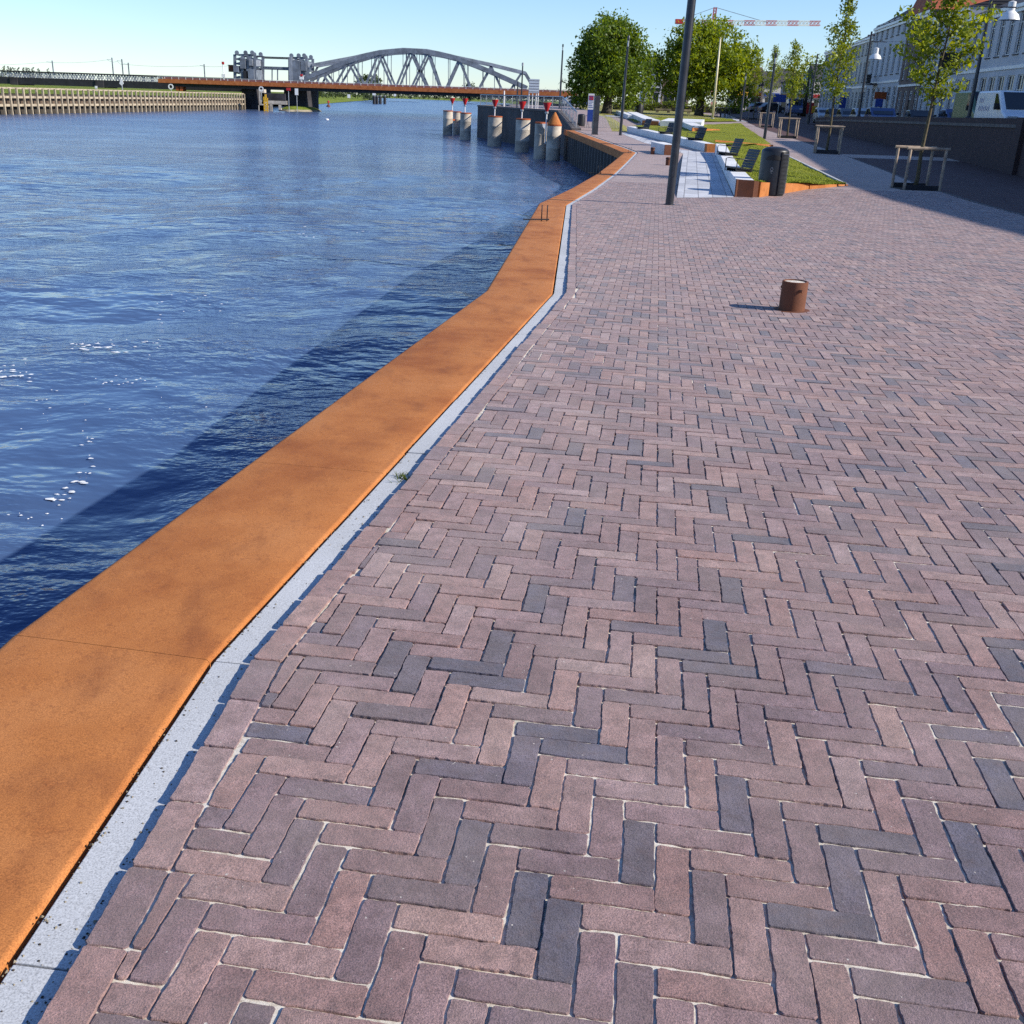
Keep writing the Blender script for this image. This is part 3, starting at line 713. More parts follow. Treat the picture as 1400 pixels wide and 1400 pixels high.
# ---------------------------------------------------------------- lawns with white walls
def wall_block(name, a, b, w_, h, label, cat, endcap='near', ze=None, group=None, cap=.30, endmat='corten'):
    """white concrete wall a->b (a near), width to the right, rust steel on the near end"""
    a = Vector(a); b = Vector(b); o = Vector((a.x, a.y, gz(a.y))); t = thing(name, label, cat, o, 0, group)
    za, zb = gz(a.y), gz(b.y); d = (b-a); d.z = 0; L = d.length; u = d/L
    n = max(1, int(L/2.4)); s0 = cap if endcap == 'near' else 0
    for k in range(n):
        f0, f1 = s0+(L-s0)*k/n+.004, s0+(L-s0)*(k+1)/n-.004
        q0, q1 = a+u*f0, a+u*f1
        m = MB().obox(q0, q1, w_, 0, 0, (gz(q0.y)-.15, gz(q0.y)+h), (gz(q1.y)-.15, gz(q1.y)+h))
        m.build('concrete_block', M['white'], None, origin=tuple(o), bevel=.012 if a.y < 60 else 0).parent = None
        ob = COL.objects[-1] if False else bpy.context.scene.collection.objects[-1]
        ob.parent = t; ob.location = (0, 0, 0)
    if endcap == 'near':
        q0, q1 = a, a+u*cap
        ob = MB().obox(q0, q1, w_, 0, 0, (gz(q0.y)-.15, gz(q0.y)+h+.004), (gz(q1.y)-.15, gz(q1.y)+h+.004)).build('steel_end', M[endmat], None, origin=tuple(o)); ob.parent = t; ob.location = (0, 0, 0)
    return t
W1a, W1b = ground(1004, 269), ground(977, 209)
wall_block('seat_wall', W1a, W1b, .42, .385, 'near white seat wall with two black seats and a rust steel end by the litter bin', 'seat wall', cap=.05, endmat='rustdark', group='white seat walls of the lawns')
W2a, W2b = ground(966, 208), ground(857, 180)
wall_block('seat_wall', W2a, W2b, .5, .33, 'far white seat wall with three black seats and an orange steel end', 'seat wall', cap=.5, group='white seat walls of the lawns')
def lawn(name, corners, hs, label, mat='lawn', lip=True, n=14):
    """corners: near-left, near-right, far-right, far-left; hs lift above the paving at each"""
    mb = MB(); A, B_, C_, D = [Vector(c[:2]) for c in corners]
    for i in range(n+1):
        for j in range(n+1):
            u, v = j/n, i/n; p = (A.lerp(B_, u)).lerp(D.lerp(C_, u), v); hh = (hs[0]*(1-u)+hs[1]*u)*(1-v)+(hs[3]*(1-u)+hs[2]*u)*v
            mb.v.append((p.x, p.y, gz(p.y)+hh+.02*math.sin(p.x*1.3+p.y)))
    for i in range(n):
        for j in range(n): a = i*(n+1)+j; mb.f.append((a, a+1, a+n+2, a+n+1))
    return struct(name, mb, M[mat], smooth=True)
L1 = [W1a+Vector((.45, .12, 0)), ground(1157, 253), ground(1046, 200), W1b+Vector((.45, 0, 0))]
lawn('lawn', L1, (.36, .03, .06, .30), '')
# blades of grass on the near lawn and its edges
def blades(corners, hs, n, name, hgt=.05):
    mb = MB(); A, B_, C_, D = [Vector(c[:2]) for c in corners]
    for k in range(n):
        u, v = random.random(), random.random()**1.7; p = (A.lerp(B_, u)).lerp(D.lerp(C_, u), v); hh = (hs[0]*(1-u)+hs[1]*u)*(1-v)+(hs[3]*(1-u)+hs[2]*u)*v
        z = gz(p.y)+hh+.02*math.sin(p.x*1.3+p.y); a = random.random()*6.3; w_ = random.uniform(.006, .012); l = hgt*random.uniform(.5, 1.4); c, s_ = math.cos(a), math.sin(a); e = random.gauss(0, .5)*l
        mb.add([(p.x-c*w_, p.y-s_*w_, z-.01), (p.x+c*w_, p.y+s_*w_, z-.01), (p.x-s_*e, p.y+c*e, z+l)], [(0, 1, 2)])
    o = mb.build(name, M['leaf_b']); return tag(o, 'short grass blades growing over the near lawn', 'grass', kind='stuff')
blades(L1, (.36, .03, .06, .30), 14000, 'grass', .03)
# rust steel lips of the near lawn
e = thing('lawn_edging', 'orange weathering steel edging rising along the near end of the front lawn', 'edging', W1a)
q0 = W1a+Vector((.0, -.0, 0)); q1 = ground(1034, 269.5); q2 = ground(1103, 258.5); q3 = ground(1157, 253.5)
def plate(a, b, ha, hb, name, mat, par, th=.05):
    ob = MB().obox(a, b, th, 0, 0, (gz(a.y)-.1, gz(a.y)+ha), (gz(b.y)-.1, gz(b.y)+hb)).build(name, mat, None, origin=tuple(par.location)); ob.parent = par; ob.location = (0, 0, 0); return ob
plate(q0+Vector((.0, .03, 0)), q1, .40, .36, 'end_plate', M['rustdark'], e)
plate(q1+Vector((.02, -.0, 0)), q2, .34, .14, 'plate', M['corten'], e); plate(q2+Vector((.03, 0, 0)), q3, .13, .03, 'plate', M['corten'], e)
plate(q3, L1[2], .035, .06, 'kerb', M['strip'], e, .08)
e2 = thing('lawn_edging', 'thin orange steel edging across the lawn between front and rear part', 'edging', ground(976, 201))
plate(ground(976, 201), ground(1056, 202), .33, .14, 'plate', M['corten'], e2)
L2 = [W2a+Vector((.5, .5, 0)), ground(1054, 200), ground(1013, 169), ground(862, 176)]
lawn('lawn', L2, (.28, .12, .05, .22), '')
lawn('lawn', [ground(868, 168.5), ground(1008, 166.5), ground(1000, 163), ground(852, 160)], (.12, .05, .05, .05), '')
lawn('dry_verge', [Vector((9.5, 118, 0)), Vector((25, 118, 0)), Vector((30, 200, 0)), Vector((12, 200, 0))], (.05, .05, .05, .05), '', 'straw')
# paths of pale granite
mb = MB(); pp = [ground(*q) for q in ((925, 270.5), (1003, 270), (977, 209), (966, 209), (858, 181), (849, 182.5), (880, 195), (917, 204), (934, 210))]
Pz = [(q.x, q.y, gz(q.y)+.004) for q in pp]
mb.add(Pz, [(0, 1, 2, 8), (8, 2, 3, 7), (7, 3, 4, 6), (6, 4, 5)])
def slabs_mat():
    m, nt, b = newmat('granite_flags'); v = worldvec(nt)
    mp = node(nt, 'ShaderNodeMapping'); mp.inputs['Rotation'].default_value = (0, 0, R(-80)); nt.links.new(v, mp.inputs['Vector'])
    br = node(nt, 'ShaderNodeTexBrick'); nt.links.new(mp.outputs[0], br.inputs['Vector'])
    br.inputs['Color1'].default_value = rgb(.42, .43, .46); br.inputs['Color2'].default_value = rgb(.56, .57, .60); br.inputs['Mortar'].default_value = rgb(.25, .25, .27)
    br.inputs['Scale'].default_value = 1; br.inputs['Brick Width'].default_value = 1.0; br.inputs['Row Height'].default_value = .33; br.inputs['Mortar Size'].default_value = .012
    n = noise(nt, v, 3, 5, .65); c = mix(nt, 1., br.outputs['Color'], ramp(nt, n, [(.3, rgb(.85, .85, .85)), (.7, rgb(1.1, 1.1, 1.1))]), 'MULTIPLY')
    nt.links.new(c, b.inputs['Base Color']); b.inputs['Roughness'].default_value = .8; return m
M['flags'] = slabs_mat()
struct('granite_path', mb, M['flags'])
mb = MB(); a, b, c, d = ground(845, 161), ground(1010, 163), ground(1014, 168), ground(858, 171)
mb.add([(q.x, q.y, gz(q.y)+.03) for q in (Vector((9.2, 112, 0)), Vector((25.5, 112, 0)), Vector((26.5, 128, 0)), Vector((9.6, 128, 0)))], [(0, 1, 2, 3)])
struct('gravel_path', mb, M['path'])
# white block bench on the paving
a, b = ground(908, 212), ground(908, 212)+Vector((-.25, 2.4, 0))
wall_block('block_bench', a, b, .55, .40, 'short white block bench with a rust end behind the thick lamp post', 'bench', cap=.06, endmat='rustdark')
def slab(px0, px1, w_, h, label, cap=0., name='block_bench'):
    a, b = ground(*px0), ground(*px1); return wall_block(name, a, b, w_, h, label, 'bench', 'near' if cap else None, cap=cap or .1, group='white blocks on the rear lawn')
slab((885, 172), (857, 159), 1.0, .45, 'long white sloping slab on the rear lawn near the sign banner')
slab((902, 176), (913, 171), 3.0, .55, 'broad white block in the middle of the rear lawn, left of the thick lamp post')
slab((945, 183), (929, 175), .8, .5, 'white block with a long orange steel strip on the rear lawn', 0)
a, b = ground(945, 184), ground(983, 181)
t = thing('steel_strip', 'low orange steel strip running right from a white block on the rear lawn', 'edging', a); plate(a, b, .42, .20, 'plate', M['corten'], t)
a, b = ground(878, 174), ground(900, 175.5)
t = thing('steel_strip', 'low orange steel strip between the white slab and broad white block', 'edging', a); plate(a, b, .5, .5, 'plate', M['corten'], t)
slab((858, 163), (842, 156.5), .6, .4, 'white kerb block at the far end of the rear lawn by the railings')

# black slatted armchairs fixed on the white walls; they face the river
def make_seat():
    t = thing('slatted_seat', 'x', 'seat', (0, 0, 0), 0, 'black seats on the white walls')
    mb = MB()
    for i in range(7): mb.box(-.24+.075*i, -.176+.075*i, -.30, .30, .385-.008*i, .424-.008*i)   # x: front(-) to back(+)
    mb.build('seat', M['bin'], t)
    mb = MB()
    for i in range(7):
        z = .40+.07*i; x = .26+.026*i; mb.add([(x, -.3, z), (x+.024, -.3, z+.062), (x+.024, .3, z+.062), (x, .3, z), (x+.026, -.3, z-.008), (x+.05, -.3, z+.054), (x+.05, .3, z+.054), (x+.026, .3, z-.008)], [(0, 1, 2, 3), (7, 6, 5, 4), (0, 4, 5, 1), (3, 2, 6, 7), (1, 5, 6, 2), (0, 3, 7, 4)])
    mb.build('backrest', M['bin'], t)
    for s_ in (-.31, .31):
        MB().tube([(-.22, s_, .30), (-.22, s_, .62), (-.15, s_, .64), (.34, s_, .60)], .013, 6).build('armrest', M['bin'], t, smooth=True)
    [MB().box(-.2, .3, y_-.02, y_+.02, .30, .39).build('leg', M['bin'], t) for y_ in (-.25, .25)]
    return t
seat0 = make_seat(); first = True
def put_seat(wa, wb, f, label, hh, lift):
    global first
    t = seat0 if first else copy_tree(seat0); first = False
    p = Vector(wa).lerp(Vector(wb), f); d = (Vector(wb)-Vector(wa)); a = math.atan2(d.y, d.x)-R(90)
    n = Vector((d.y, -d.x, 0)).normalized(); q = p+n*.22
    t.location = (q.x, q.y, gz(p.y)+hh-.30+lift); t.rotation_euler = (0, 0, a+R(27)); t['label'] = label
put_seat(W1a, W1b, .20, 'nearest black slatted seat on the near white wall, beside the litter bin', .385, 0)
put_seat(W1a, W1b, .62, 'black slatted seat at the far end of the near white wall', .385, 0)
put_seat(W2a, W2b, .16, 'black slatted seat nearest the orange end of the far white wall', .33, 0)
put_seat(W2a, W2b, .48, 'black slatted seat in the middle of the far white wall', .33, 0)
put_seat(W2a, W2b, .80, 'black slatted seat at the far end of the far white wall', .33, 0)

# ---------------------------------------------------------------- trees
def leaf_cloud(clumps, per, spread, size, flat=.0, upbias=.4):
    """clumps: list of centres (Vector, radius scale); many separate leaf faces"""
    C_ = np.array([c[0] for c in clumps]); S = np.array([c[1] for c in clumps]); n = len(C_)*per
    idx = np.repeat(np.arange(len(C_)), per)
    d = RNG.normal(0, 1, (n, 3)); P = C_[idx]+d*(spread*S[idx])[:, None]*np.array([1, 1, .8])
    t1 = RNG.normal(0, 1, (n, 3)); t1 /= np.linalg.norm(t1, axis=1, keepdims=True)
    nn = RNG.normal(0, 1, (n, 3)); nn[:, 2] += upbias*2; t2 = np.cross(nn, t1); t2 /= np.linalg.norm(t2, axis=1, keepdims=True)
    s = size*RNG.uniform(.55, 1.25, (n, 1))
    a, b, c, e = P-t1*s*.55, P+t2*s*.32+t1*s*.05, P+t1*s*.6, P-t2*s*.32+t1*s*.05
    v = np.stack([a, b, c, e], 1).reshape(-1, 3); f = np.arange(4*n).reshape(-1, 4)
    cl = RNG.uniform(0, 1, len(C_)); att = np.clip(.65*cl[idx]+.35*RNG.uniform(0, 1, n)+RNG.normal(0, .08, n), 0, 1)
    return v, f, att
def leaves_obj(name, mat, parent, v, f, att):
    me = bpy.data.meshes.new(name); n = len(f)
    me.vertices.add(len(v)); me.vertices.foreach_set('co', v.ravel()); me.loops.add(4*n); me.loops.foreach_set('vertex_index', f.ravel().astype(np.int32))
    me.polygons.add(n); me.polygons.foreach_set('loop_start', np.arange(n, dtype=np.int32)*4)
    me.update(calc_edges=True); me.materials.append(mat); a = me.attributes.new('rnd', 'FLOAT', 'FACE'); a.data.foreach_set('value', att.astype(np.float32))
    o = bpy.data.objects.new(name, me); COL.objects.link(o); o.parent = parent; return o
def young_tree(p, h, crown0, wid, bend, label, seed, mat='leaf_y', nleaf=1.0):
    rs = random.Random(seed); t = thing('young_tree', label, 'tree', p, 0, 'young trees in wooden guards')
    def axis(z): f = z/h; return Vector((bend[0]*f*f, bend[1]*f*f, z))
    zs = [0, .3, 1, 2, 3, 4, 5, 6, 7, h]; zs = sorted(set(z for z in zs if z <= h))
    MB().tube([axis(z)+Vector((rs.gauss(0, .015), rs.gauss(0, .015), 0)) for z in zs], [.062*(1-.86*z/h) for z in zs], 10).build('trunk', M['bark'], t, smooth=True)
    mb = MB(); cl = []
    nb = int(42*(h-crown0)/5)
    for i in range(nb):
        f = (i+rs.random())/nb; z = crown0+(h-crown0)*f
        env = wid*(math.sin(min(1, (f*1.25+.10))*math.pi*.97)**.8 if f < .74 else max(.06, .55*(1-f)/.26*.8))
        env = max(env, .07)*rs.uniform(.45, 1.05); a = i*2.4+rs.gauss(0, .4); o = axis(z); e = o+Vector((math.cos(a)*env, math.sin(a)*env, env*.75+.1)); m_ = o.lerp(e, .5)+Vector((0, 0, -.05*env))
        mb.tube([o, m_, e], [.016*(1-f*.6), .009, .004], 5)
        k = max(2, int(env/.17))
        for j in range(k+1):
            q = o.lerp(e, .3+.7*j/k)+Vector((rs.gauss(0, .05), rs.gauss(0, .05), rs.gauss(0, .05))); cl.append((tuple(q), rs.uniform(.6, 1.1)))
    mb.build('branches', M['bark'], t, smooth=True)
    leaves_obj('crown', M[mat], t, *leaf_cloud(cl, int(19*nleaf), .14, .13))
    return t
def guard(p, label, rz, s=1.0):
    """four posts, two rails, soil pit"""
    t = thing('tree_guard', label, 'tree guard', p, rz, 'wooden tree guards'); w_ = .5*s; h = 1.12*s
    for sx in (-1, 1):
        for sy in (-1, 1): MB().lathe([(.043, -.05), (.043, h-.03), (.03, h)], 10, (sx*w_, sy*w_)).build('post', M['woodp'], t, smooth='auto')
    for sy in (-1, 1): MB().bar((-w_-.09, sy*w_, h), (w_+.09, sy*w_, h+.0), .045, n=8).build('rail', M['woodp'], t, smooth='auto')
    mb = MB(); mb.beam((-w_, -w_, h-.06), (w_, w_, h-.06), .07, .006); mb.build('strap', M['black'], t)
    MB().prism([(-w_-.05, -w_-.05), (w_+.05, -w_-.05), (w_+.05, w_+.05), (-w_-.05, w_+.05)], -.02, .012).build('soil_pit', M['soil'], t)
    for s_ in (-1, 1): MB().box(-w_, w_, s_*w_-.012, s_*w_+.012, .0, .14).build('kick_board', M['dark'], t)
    return t
GT = [((1237, 262.5), (1286, 266), (1278, 155), -18, .95, 'nearest young tree, right of the lawn, its top out of the picture', 'nearest wooden tree guard, beside the lawn corner'),
      ((1113, 210), (1146, 211), (1163, -2), None, .92, 'second young tree, slender, with a thin twig rising in front of the dark houses', 'second wooden tree guard in the shadow before the brick wall')]
SRZ = math.atan2(-STREET, 1)
p = Vector((12.15, 31.3, 0)); p.z = gz(p.y); guard(p, GT[0][6], SRZ+R(8), 1.0)
young_tree(p+Vector((0, 0, 0)), at(1303, -30, 31.3).z-p.z, at(1276, 150, 31.3).z-p.z-.05, 1.28, (.25, .0), GT[0][5], 11, nleaf=1.25)
for (gx, gy, Y, tx, ty, cy_, wid, sd, lt, lg) in [
        (1130, 208, 51, 1163, -3, 143, 1.12, 12, GT[1][5], GT[1][6]),
        (1076, 188, 70.5, 1088, 62, 140, 1.2, 13, 'third young tree, bushy, left of the thin wire pole', 'third wooden tree guard with sunlit ground behind it'),
        (1047, 172, 97, 1061, 66, 137, 1.05, 14, 'fourth young tree, narrow, partly hidden by a lamp post', 'fourth wooden tree guard, partly hidden by a lamp post'),
        (1030, 160, 123, 1037, 80, 135, 1.1, 15, 'farthest young tree beside the big spreading tree', 'farthest wooden tree guard at the end of the row')]:
    q = at(gx, gy, Y); q.z = gz(Y); guard(q, lg, SRZ+R(random.uniform(-4, 8)), 1.05)
    young_tree(q, at(tx, ty, Y).z-q.z, at(gx+5, cy_, Y).z-q.z, wid, (at(tx, ty, Y).x-q.x-.0, 0), lt, sd)
def big_tree(name, p, h, crown0, rad, label, mat, trunk_r, nclump, per, leaf, seed, lobes, cat='tree', group=None, spread=.42, ground_skirt=False):
    rs = random.Random(seed); t = thing(name, label, cat, p, 0, group)
    MB().tube([(0, 0, -.2), (.05, 0, .5), (.1, .05, crown0*.8), (.15, 0, crown0+h*.15), (0, .1, h*.7)], [trunk_r*1.35, trunk_r, trunk_r*.85, trunk_r*.6, trunk_r*.12], 14).build('trunk', M['barkd'], t, smooth=True)
    mb = MB(); cl = []
    cen = [(Vector((lx*rad, ly*rad, crown0+(h-crown0)*lz)), lr) for lx, ly, lz, lr in lobes]
    for c, lr in cen:
        o = Vector((.1, 0, crown0+rs.random()*h*.15)); m_ = o.lerp(c, .5)+Vector((rs.gauss(0, .3), rs.gauss(0, .3), .4)); mb.tube([o, m_, c], [trunk_r*.42, trunk_r*.24, trunk_r*.08], 8)
        for k in range(5):
            e = c+Vector((rs.gauss(0, 1), rs.gauss(0, 1), rs.gauss(.2, .8))).normalized()*lr*rad*.85; mb.tube([m_.lerp(c, .6), c.lerp(e, .45)+Vector((0, 0, .1)), e], [trunk_r*.13, trunk_r*.07, .02], 6)
    mb.build('limbs', M['barkd'], t, smooth=True)
    tot = sum(l[3]**2 for l in lobes)
    for (c, lr) in cen:
        n = int(nclump*lr**2/tot)
        for k in range(n):
            d = Vector((rs.gauss(0, 1), rs.gauss(0, 1), rs.gauss(0, 1))).normalized(); q = c+d*lr*rad*rs.uniform(.55, 1.06)*(1+.12*math.sin(5*d.x+seed)+.1*math.sin(7*d.z))
            if q.z < crown0*.55 and not ground_skirt: continue
            if q.z < .4: continue
            cl.append((tuple(q), rs.uniform(.7, 1.25)))
    leaves_obj('crown', M[mat], t, *leaf_cloud(cl, per, spread, leaf))
    return t
LO1 = [(0, 0, .45, .62), (-.42, 0, .34, .48), (.42, .1, .36, .50), (-.15, -.3, .66, .46), (.22, .1, .70, .44), (0, .1, .84, .30), (-.55, 0, .12, .36), (.50, .1, .12, .40), (-.25, -.4, .22, .42), (.15, -.45, .30, .46), (-.38, .1, .58, .36), (.48, 0, .58, .34)]
Y1 = 124; p = at(829, 153, Y1); p.z = gz(Y1)
big_tree('chestnut_tree', p, at(838, 20, Y1).z-p.z, 1.6, 5.05, 'big dark round tree hanging low beside the end of the bridge', 'leaf_d', .55, 1150, 26, .34, 3, LO1, ground_skirt=True)
LO2 = [(0, 0, .42, .55), (-.5, 0, .48, .40), (.5, 0, .42, .42), (-.2, -.2, .72, .40), (.25, .1, .74, .40), (.05, 0, .88, .26), (-.62, .1, .22, .34), (.66, .1, .16, .36), (.3, -.4, .36, .42), (-.3, -.4, .38, .40), (-.05, -.3, .18, .34), (.72, 0, .52, .28)]
Y2 = 130; p = at(955, 157, Y2); p.z = gz(Y2)
big_tree('spreading_tree', p, at(962, 33, Y2).z-p.z, 2.3, 6.35, 'big yellow green spreading tree with a pale leaning trunk behind the flagpole', 'leaf_m', .5, 1150, 24, .33, 5, LO2)
# further trees
def bush(name, p, w_, h, label, mat, n=140, per=16, leaf=.3, seed=1, cat='tree', group=None, trunk=True):
    rs = random.Random(seed); t = thing(name, label, cat, p, 0, group); cl = []
    if trunk: MB().tube([(0, 0, -.2), (0, 0, h*.6)], [h*.03+.05, h*.012+.02], 8).build('trunk', M['barkd'], t, smooth=True)
    for k in range(n):
        d = Vector((rs.gauss(0, 1), rs.gauss(0, 1), rs.gauss(0, 1))).normalized()*rs.uniform(.45, 1)
        cl.append(((d.x*w_/2, d.y*w_/2, h*(.56+.42*d.z)) if name != 'far_tree' else (d.x*w_*.65, d.y*w_/2, h*max(.04, .44+.5*d.z)), rs.uniform(.7, 1.2)))
    leaves_obj('crown', M[mat], t, *leaf_cloud(cl, per, max(w_, h)*.055+.08, leaf)); return t
q = Vector(at(1100, 150, 150)); q.z = gz(150)
bush('street_tree', q, 6.5, 8.2, 'loose grey green tree behind the third young tree', 'leaf_m', 120, 12, .3, 4)
# hedge behind the lawns
hd = thing('hedge', 'long clipped hedge behind the rear lawn between the two big trees', 'hedge', Vector((at(838, 150, 152).x, 152, gz(152))))
cl = []
for k in range(420):
    x = random.uniform(0, 17.5); cl.append(((x, random.uniform(-.5, .5), random.uniform(.15, 1.15)+.12*math.sin(x*1.7)), random.uniform(.7, 1.2)))
leaves_obj('foliage', M['leaf_g'], hd, *leaf_cloud(cl, 14, .22, .22))
ob = MB().box(0, 17.5, -.3, .3, 0, .8).build('stems', M['barkd'], hd)

# ---------------------------------------------------------------- mooring piles and jetty
def pile(px, py, d, ptop, label, cone=False, signal=None, sway=0):
    b = level(px, py, WATER); t = thing('mooring_pile', label, 'pile', b, 0, 'round mooring piles in the river')
    h = at(px, ptop, b.y).z-WATER; r = d/2
    MB().lathe([(r, -2), (r, h*.33), (r*1.012, h*.335), (r*1.012, h*.345), (r, h*.35), (r, h*.66), (r*1.012, h*.665), (r*1.012, h*.675), (r, h*.68), (r, h-.09)], 28).build('shaft', M['concrete'], t, smooth='auto')
    MB().lathe([(r*1.03, h-.09), (r*1.03, h), (r*.9, h+.01)], 28).build('rust_ring', M['rust'], t, smooth='auto')
    if cone: MB().lathe([(r*1.02, h), (r*.12, h+cone), (.02, h+cone+.02)], 28).build('cone_cap', M['corten'], t, smooth='auto')
    return t, b, h
def signal(px, ptop, b, zfoot, label, side=0):
    t = thing('signal_cone', label, 'signal', Vector((at(px, ptop, b.y).x, b.y+side, zfoot)), 0, 'red cone signals on the piles'); H = at(px, ptop, b.y).z-zfoot
    k = .55
    MB().bar((0, 0, -.3), (0, 0, H-k), .045, n=10).build('pole', M['whitep'], t, smooth='auto')
    MB().lathe([(.07, H-k), (.28, H-.04), (.28, H)], 24).build('cone', M['red'], t, smooth='auto')
    MB().lathe([(.12, H-k-.12), (.12, H-k)], 12).build('collar', M['galv'], t)
PL = [(612, 184.3, 1.0, 151, 'leftmost of the round mooring piles, far out in the river'), (624.5, 184, .85, 152.3, 'slim pile behind the two leftmost mooring piles'), (636, 191, 1.02, 154, 'stained pile third from the left with a red cone above'),
      (675.7, 200, 1.14, 158.6, 'sunlit concrete pile with red cone in front of the jetty wall'), (713.4, 208, 1.06, 162, 'sunlit concrete pile with red cone, right of the middle'),
      (737.5, 217, .80, 167, 'shaded pile with white bracket beside the cone capped pile'), (755.5, 219, .92, 170, 'rightmost pile with a pointed orange cone cap')]
PB = []
for i, (x, y, d, tp, lb) in enumerate(PL): PB.append(pile(x, y, d, tp, lb, cone=.72 if i == 6 else False))
signal(618.8, 134, PB[1][1], -1.0, 'red cone signal on white pole between the two leftmost piles', -.3)
signal(636, 134.6, PB[2][1], WATER+PB[2][2], 'red cone signal on the third pile from the left'); signal(677, 136, PB[3][1], WATER+PB[3][2], 'red cone signal on the middle sunlit pile')
signal(714.3, 138.6, PB[4][1], WATER+PB[4][2], 'red cone signal on the sunlit pile right of the middle'); signal(748.5, 140, PB[6][1], -.9, 'tallest red cone signal, beside the pointed orange cap', .3)
a, b = PB[0][1], PB[1][1]; t = thing('pile_brace', 'rusty brace between the two leftmost piles', 'brace', (a.x, a.y, -.75)); MB().beam((.3, 0, 0), (b.x-a.x-.2, b.y-a.y, 0), .12, .14).build('brace', M['rust'], t)
b = PB[5][1]; t = thing('pile_bracket', 'white bracket hanging on the shaded pile', 'bracket', (b.x, b.y, 0)); MB().profile([(.05, .0), (.55, .0), (.55, -1.1), (.42, -1.25), (.42, -.5), (.1, -.2)], -.5, -.40).build('bracket', M['whitep'], t)
# jetty beyond the quay: dark wall, deck rising to the bridge, railings
J = [(5.0, 71.7), (4.72, 84.6), (-1.86, 110.2), (4.0, 152.)]
zt = [gz(71.7)-.02, .62, .66, .80]
jt = thing('jetty_wall', 'tall dark concrete jetty wall behind the mooring piles', 'wall', (0, 0, 0))
for i in range(3):
    a, b = Vector(J[i]), Vector(J[i+1]); d = (b-a).normalized(); n = Vector((d.y, -d.x))*.5
    q = [a, b, b+n, a+n]; MB().prism([tuple(p) for p in q], WATER-2, [zt[i], zt[i+1], zt[i+1], zt[i]]).build('wall_panel', M['jetty'], jt)
    q = [a-n*.12, b-n*.12, b+n*1.1, a+n*1.1]; MB().prism([tuple(p) for p in q], [zt[i]+.003, zt[i+1]+.003]*2 if False else [zt[i]+.003, zt[i+1]+.003, zt[i+1]+.003, zt[i]+.003], [zt[i]+.14, zt[i+1]+.14, zt[i+1]+.14, zt[i]+.14]).build('capping', M['cap'], jt)
mb = MB()
mb.add([(5.3, 72, gz(72)+.01), (7.6, 72, gz(72)+.01), (8.4, 84.6, .30), (5.1, 84.6, .62), (9.6, 112, .55), (-1.4, 110.2, .66), (11., 152, .75), (4.4, 152, .80)], [(0, 1, 2, 3), (3, 2, 4, 5), (5, 4, 6, 7)])
struct('ramp', mb, M['farbrick'])
mb = MB(); mb.add([(8.4, 84.6, .30), (7.6, 72, gz(72)+.01), (8.6, 72, gz(72)), (10, 84.6, gz(84)), (11.5, 112, gz(112)+.03), (9.6, 112, .55)], [(0, 1, 2, 3), (0, 3, 4, 5)]); struct('embankment', mb, M['straw'])
def railing(a, b, za, zb, h, label, step=2.2, mesh=True):
    a = Vector(a); b = Vector(b); t = thing('railing', label, 'railing', (a.x, a.y, za)); L = (b-a).length; n = max(1, int(L/step)); P = lambda f, z: (( b-a)*f).to_3d()+Vector((0, 0, (zb-za)*f+z))
    for k in range(n+1): MB().bar(P(k/n, 0), P(k/n, h), .035, n=6).build('post', M['galv'], t)
    MB().bar(P(0, h), P(1, h), .05, n=8).build('handrail', M['galv'], t, smooth='auto')
    mb = MB()
    for z in np.arange(.10, h-.05, .09): mb.bar(P(0, z), P(1, z), .013, n=5)
    mb.build('mesh_infill', M['galv'], t); return t
railing((4.95, 84.4), (-1.6, 109.9), .76, .80, .95, 'grey railing along the top of the dark jetty wall')
railing((5.25, 72.3), (4.95, 84.4), gz(72)+.12, .76, .98, 'grey railing climbing along the ramp beside the small black bin')
# gate of thin bars across the ramp
a = ground(800, 177); b = ground(846, 178); t = thing('bar_gate', 'low gate of thin upright bars across the path between pillar and lamp post', 'gate', (a.x, a.y, gz(a.y)))
mb = MB(); d = b-a; d.z = 0; n = 22
for k in range(n+1): mb.bar(d*(k/n), d*(k/n)+Vector((0, 0, .85)), .012, n=4)
mb.build('bars', M['galv'], t); MB().bar(Vector((0, 0, .86)), d+Vector((0, 0, .86)), .022).build('top_rail', M['galv'], t); MB().bar(Vector((0, 0, .08)), d+Vector((0, 0, .08)), .02).build('bottom_rail', M['galv'], t)
# information pillar and banner
p = ground(813, 184); t = thing('pillar', 'square dark pillar by the bar gate where the ramp begins', 'pillar', p, R(12)); hh = at(817, 131, p.y).z-p.z
MB().box(-.15, .15, -.15, .15, -.1, hh).build('shaft', M['lamp'], t, bevel=.015); MB().box(-.17, .17, -.17, .17, 0, .04).build('foot', M['lamp'], t)
q = Vector((at(807, 157, 74).x, 74., gz(74)+.15)); t = thing('banner_sign', 'tall narrow white and blue banner sign behind the dark pillar', 'sign', q, R(-6)); H = at(809, 128, 74).z-q.z; z0 = .35
MB().box(-.2, .2, -.03, .03, z0, H).build('panel', M['whitep'], t)
MB().box(-.2, .2, -.036, -.031, z0, z0+H*.36).build('blue_field', M['bluep'], t)
MB().box(-.15, .15, -.036, -.031, H-.4, H-.12).build('red_field', M['red'], t)
mb = MB()
for k in range(7): mb.box(-.15, .15-.05*(k % 3), -.037, -.0315, z0+H*.42+k*.11, z0+H*.42+k*.11+.035)
mb.build('text_lines', M['bluep'], t)
for s_ in (-.17, .17): MB().bar((s_, .05, -.3), (s_, .05, H-.05), .03).build('post', M['galv'], t)
